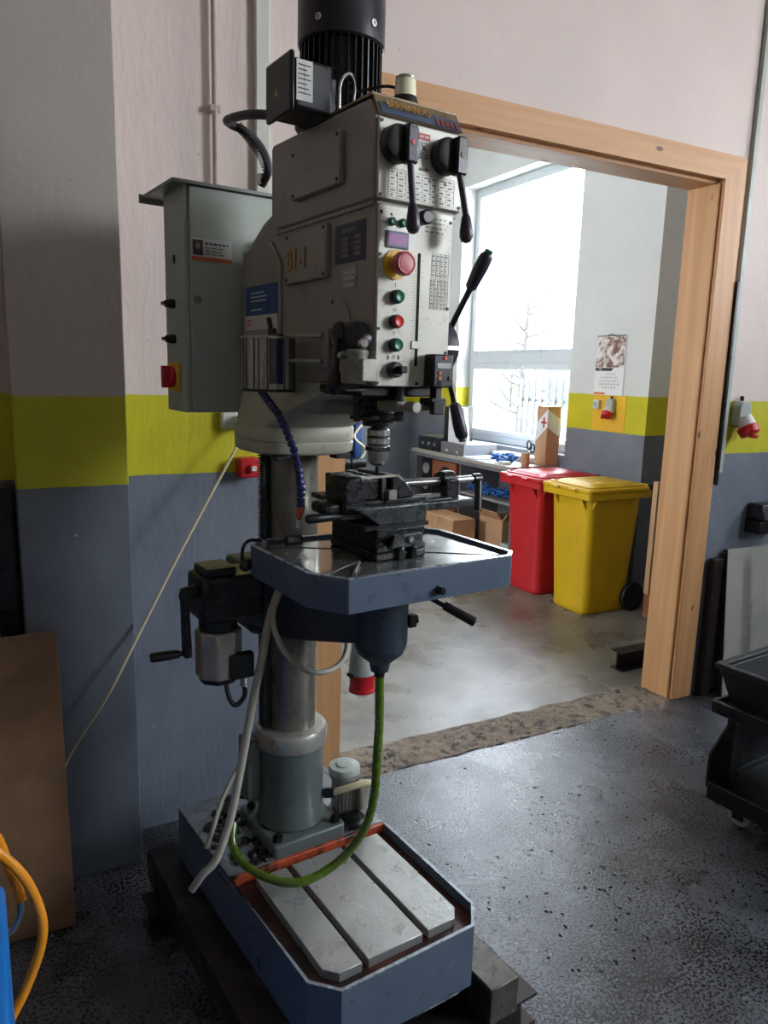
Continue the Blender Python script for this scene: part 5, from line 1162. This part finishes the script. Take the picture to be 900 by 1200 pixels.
mb = MB(); mb.tube([(-.115, .10, 1.475), (-.10, .11, 1.47), (.0, .12, 1.46)], .004, 6); 

# ------------------------------------------------------------------ machine vise on the table
V = thing('machine_vise', 'black oily cross-slide machine vise clamped on the drill table', 'vise', PX0, YAW)
z0 = 1.1975
MB().box(-.030, .098, -.440, -.250, z0, z0+.018).build('vise_base', 'oily', V, bevel=.004)
MB().box(.09, .125, -.405, -.370, z0, z0+.022).build('base_foot', 'oily', V, bevel=.006)
for u in (.030, .062):
    mb = MB(); mb.cyl((u, -.438, z0+.002), (u, -.4465, z0+.002), .001); mb.cyl((u, -.443, z0), (u, -.443, z0+.022), .009, seg=6); mb.sphere((u, -.443, z0+.022), .008); mb.build('clamp_bolt', 'oilylight', V)
MB().prism([(-.438, z0+.018), (-.438, z0+.028), (-.428, z0+.038), (-.438, z0+.05), (-.438, z0+.066), (-.25, z0+.066), (-.25, z0+.018)], -.026, .094, 'x').build('lower_slide', 'oily', V, bevel=.002)
MB().prism([(.004, z0+.026), (.084, z0+.026), (.084, z0+.054), (.012, z0+.054)], -.446, -.436, 'y').build('slide_end_plate', 'oilylight', V, bevel=.002)
mb = MB(); mb.lathe([(.009, 0), (.009, .004), (.006, .005)], (.050, -.446, z0+.042), (0, -1, 0), 20); mb.build('screw_end', 'black', V)
mb = MB(); mb.lathe([(.0055, 0), (.0055, .0015)], (.050, -.4508, z0+.042), (0, -1, 0), 20); mb.build('screw_centre', 'alu', V)
MB().box(-.052, .108, -.432, -.240, z0+.066, z0+.074).build('slide_gap', 'black', V)
# upper carriage: long along u, overhanging left
MB().prism([(-.075, z0+.112), (-.060, z0+.104), (-.012, z0+.072), (.106, z0+.072), (.112, z0+.112)], -.425, -.235, 'y').build('upper_slide', 'oilylight', V, bevel=.003)
MB().box(-.08, .125, -.40, -.25, z0+.112, z0+.122).build('vise_bed', 'oily', V, bevel=.002)
# fixed jaw at left and moving jaw
mb = MB(); mb.prism([(-.090, z0+.100), (-.090, z0+.160), (-.080, z0+.174), (-.050, z0+.176), (-.040, z0+.168), (-.036, z0+.112), (-.055, z0+.095)], -.41, -.33, 'y'); mb.build('fixed_jaw', 'oily', V, bevel=.006)
mb = MB(); mb.box(-.130, -.085, -.40, -.34, z0+.098, z0+.122); mb.build('jaw_lug', 'oily', V, bevel=.008)
mb = MB(); mb.box(-.048, .022, -.395, -.255, z0+.122, z0+.165); mb.build('jaw_block', 'oily', V, bevel=.003)
mb = MB(); mb.box(.006, .014, -.402, -.250, z0+.122, z0+.168); mb.build('jaw_plate', 'oilylight', V, bevel=.001)
mb = MB(); mb.box(.018, .038, -.412, -.395, z0+.122, z0+.142); mb.build('jaw_key_block', 'alu', V, bevel=.001)
mb = MB(); mb.prism([(.036, z0+.122), (.036, z0+.170), (.048, z0+.172), (.070, z0+.160), (.088, z0+.140), (.095, z0+.122)], -.395, -.250, 'y'); mb.build('moving_jaw', 'oily', V, bevel=.004)
mb = MB(); mb.box(-.050, .055, -.398, -.390, z0+.168, z0+.172); mb.build('cover_strip', 'alu', V)
# vise screw to the right
mb = MB(); mb.cyl((.085, -.315, z0+.138), (.340, -.315, z0+.138), .0085); SCW = mb.build('vise_screw', 'steel', V)
mb = MB()
for k in range(38): mb.lathe([(.0085, -.0018), (.0102, 0), (.0085, .0018)], (.092 + k*.0046, -.315, z0+.138), (1, 0, 0), 12)
mb.build('screw_thread', 'steel', SCW)
mb = MB(); mb.box(.222, .262, -.345, -.285, z0+.086, z0+.146); mb.cyl((.222, -.315, z0+.140), (.262, -.315, z0+.140), .022); mb.build('screw_bearing', 'oily', SCW, bevel=.004)
mb = MB(); mb.box(.10, .30, -.355, -.275, z0+.078, z0+.098); mb.box(.12, .24, -.35, -.28, z0+.098, z0+.104); mb.build('vise_rail', 'oilylight', V, bevel=.003)
mb = MB(); mb.box(.12, .20, -.352, -.34, z0+.108, z0+.116); mb.build('rail_strip', 'steel', V)
mb = MB(); mb.cyl((.345, -.315, z0+.145), (.330, -.335, z0+.062), .0085, .0095); mb.cyl((.325, -.315, z0+.138), (.350, -.315, z0+.138), .012); mb.build('screw_handle', 'darksteel', SCW, bevel=.002)
# cross-slide crank at left
mb = MB(); mb.cyl((-.085, -.39, z0+.093), (-.150, -.39, z0+.093), .0085); mb.lathe([(.0085, 0), (.0095, .02), (.0095, .045), (.006, .05)], (-.115, -.39, z0+.093), (-1, 0, 0)); mb.build('crank_handle', 'black', V)
mb = MB(); mb.box(-.085, -.03, -.395, -.385, z0+.085, z0+.10); mb.build('crank_rod', 'oilylight', V)
mb = MB(); mb.cyl((-.165, -.30, z0+.03), (-.13, -.30, z0+.03), .012, seg=8); mb.build('clamp_nut', 'black', V)
mb = MB(); mb.tube([(-.16, -.30, z0+.03), (-.20, -.29, z0+.028)], .003, 6, 0); mb.build('clamp_rod', 'black', V)
# cord hanging from the blue rack's top shelf behind the chuck
mb = MB(); mb.tube([(2.72, 3.99, 1.452), (2.74, 3.96, 1.42), (2.80, 3.95, 1.28), (2.84, 3.95, 1.19), (2.70, 3.95, 1.06), (2.66, 3.95, .97), (2.77, 3.95, .87), (2.74, 3.95, .78), (2.60, 3.95, .68), (2.66, 3.95, .55)], .011, 8)
tag(mb.build('spiral_cord', 'cream'), 'cream cord hanging in waves from the blue rack behind the chuck', 'cord')
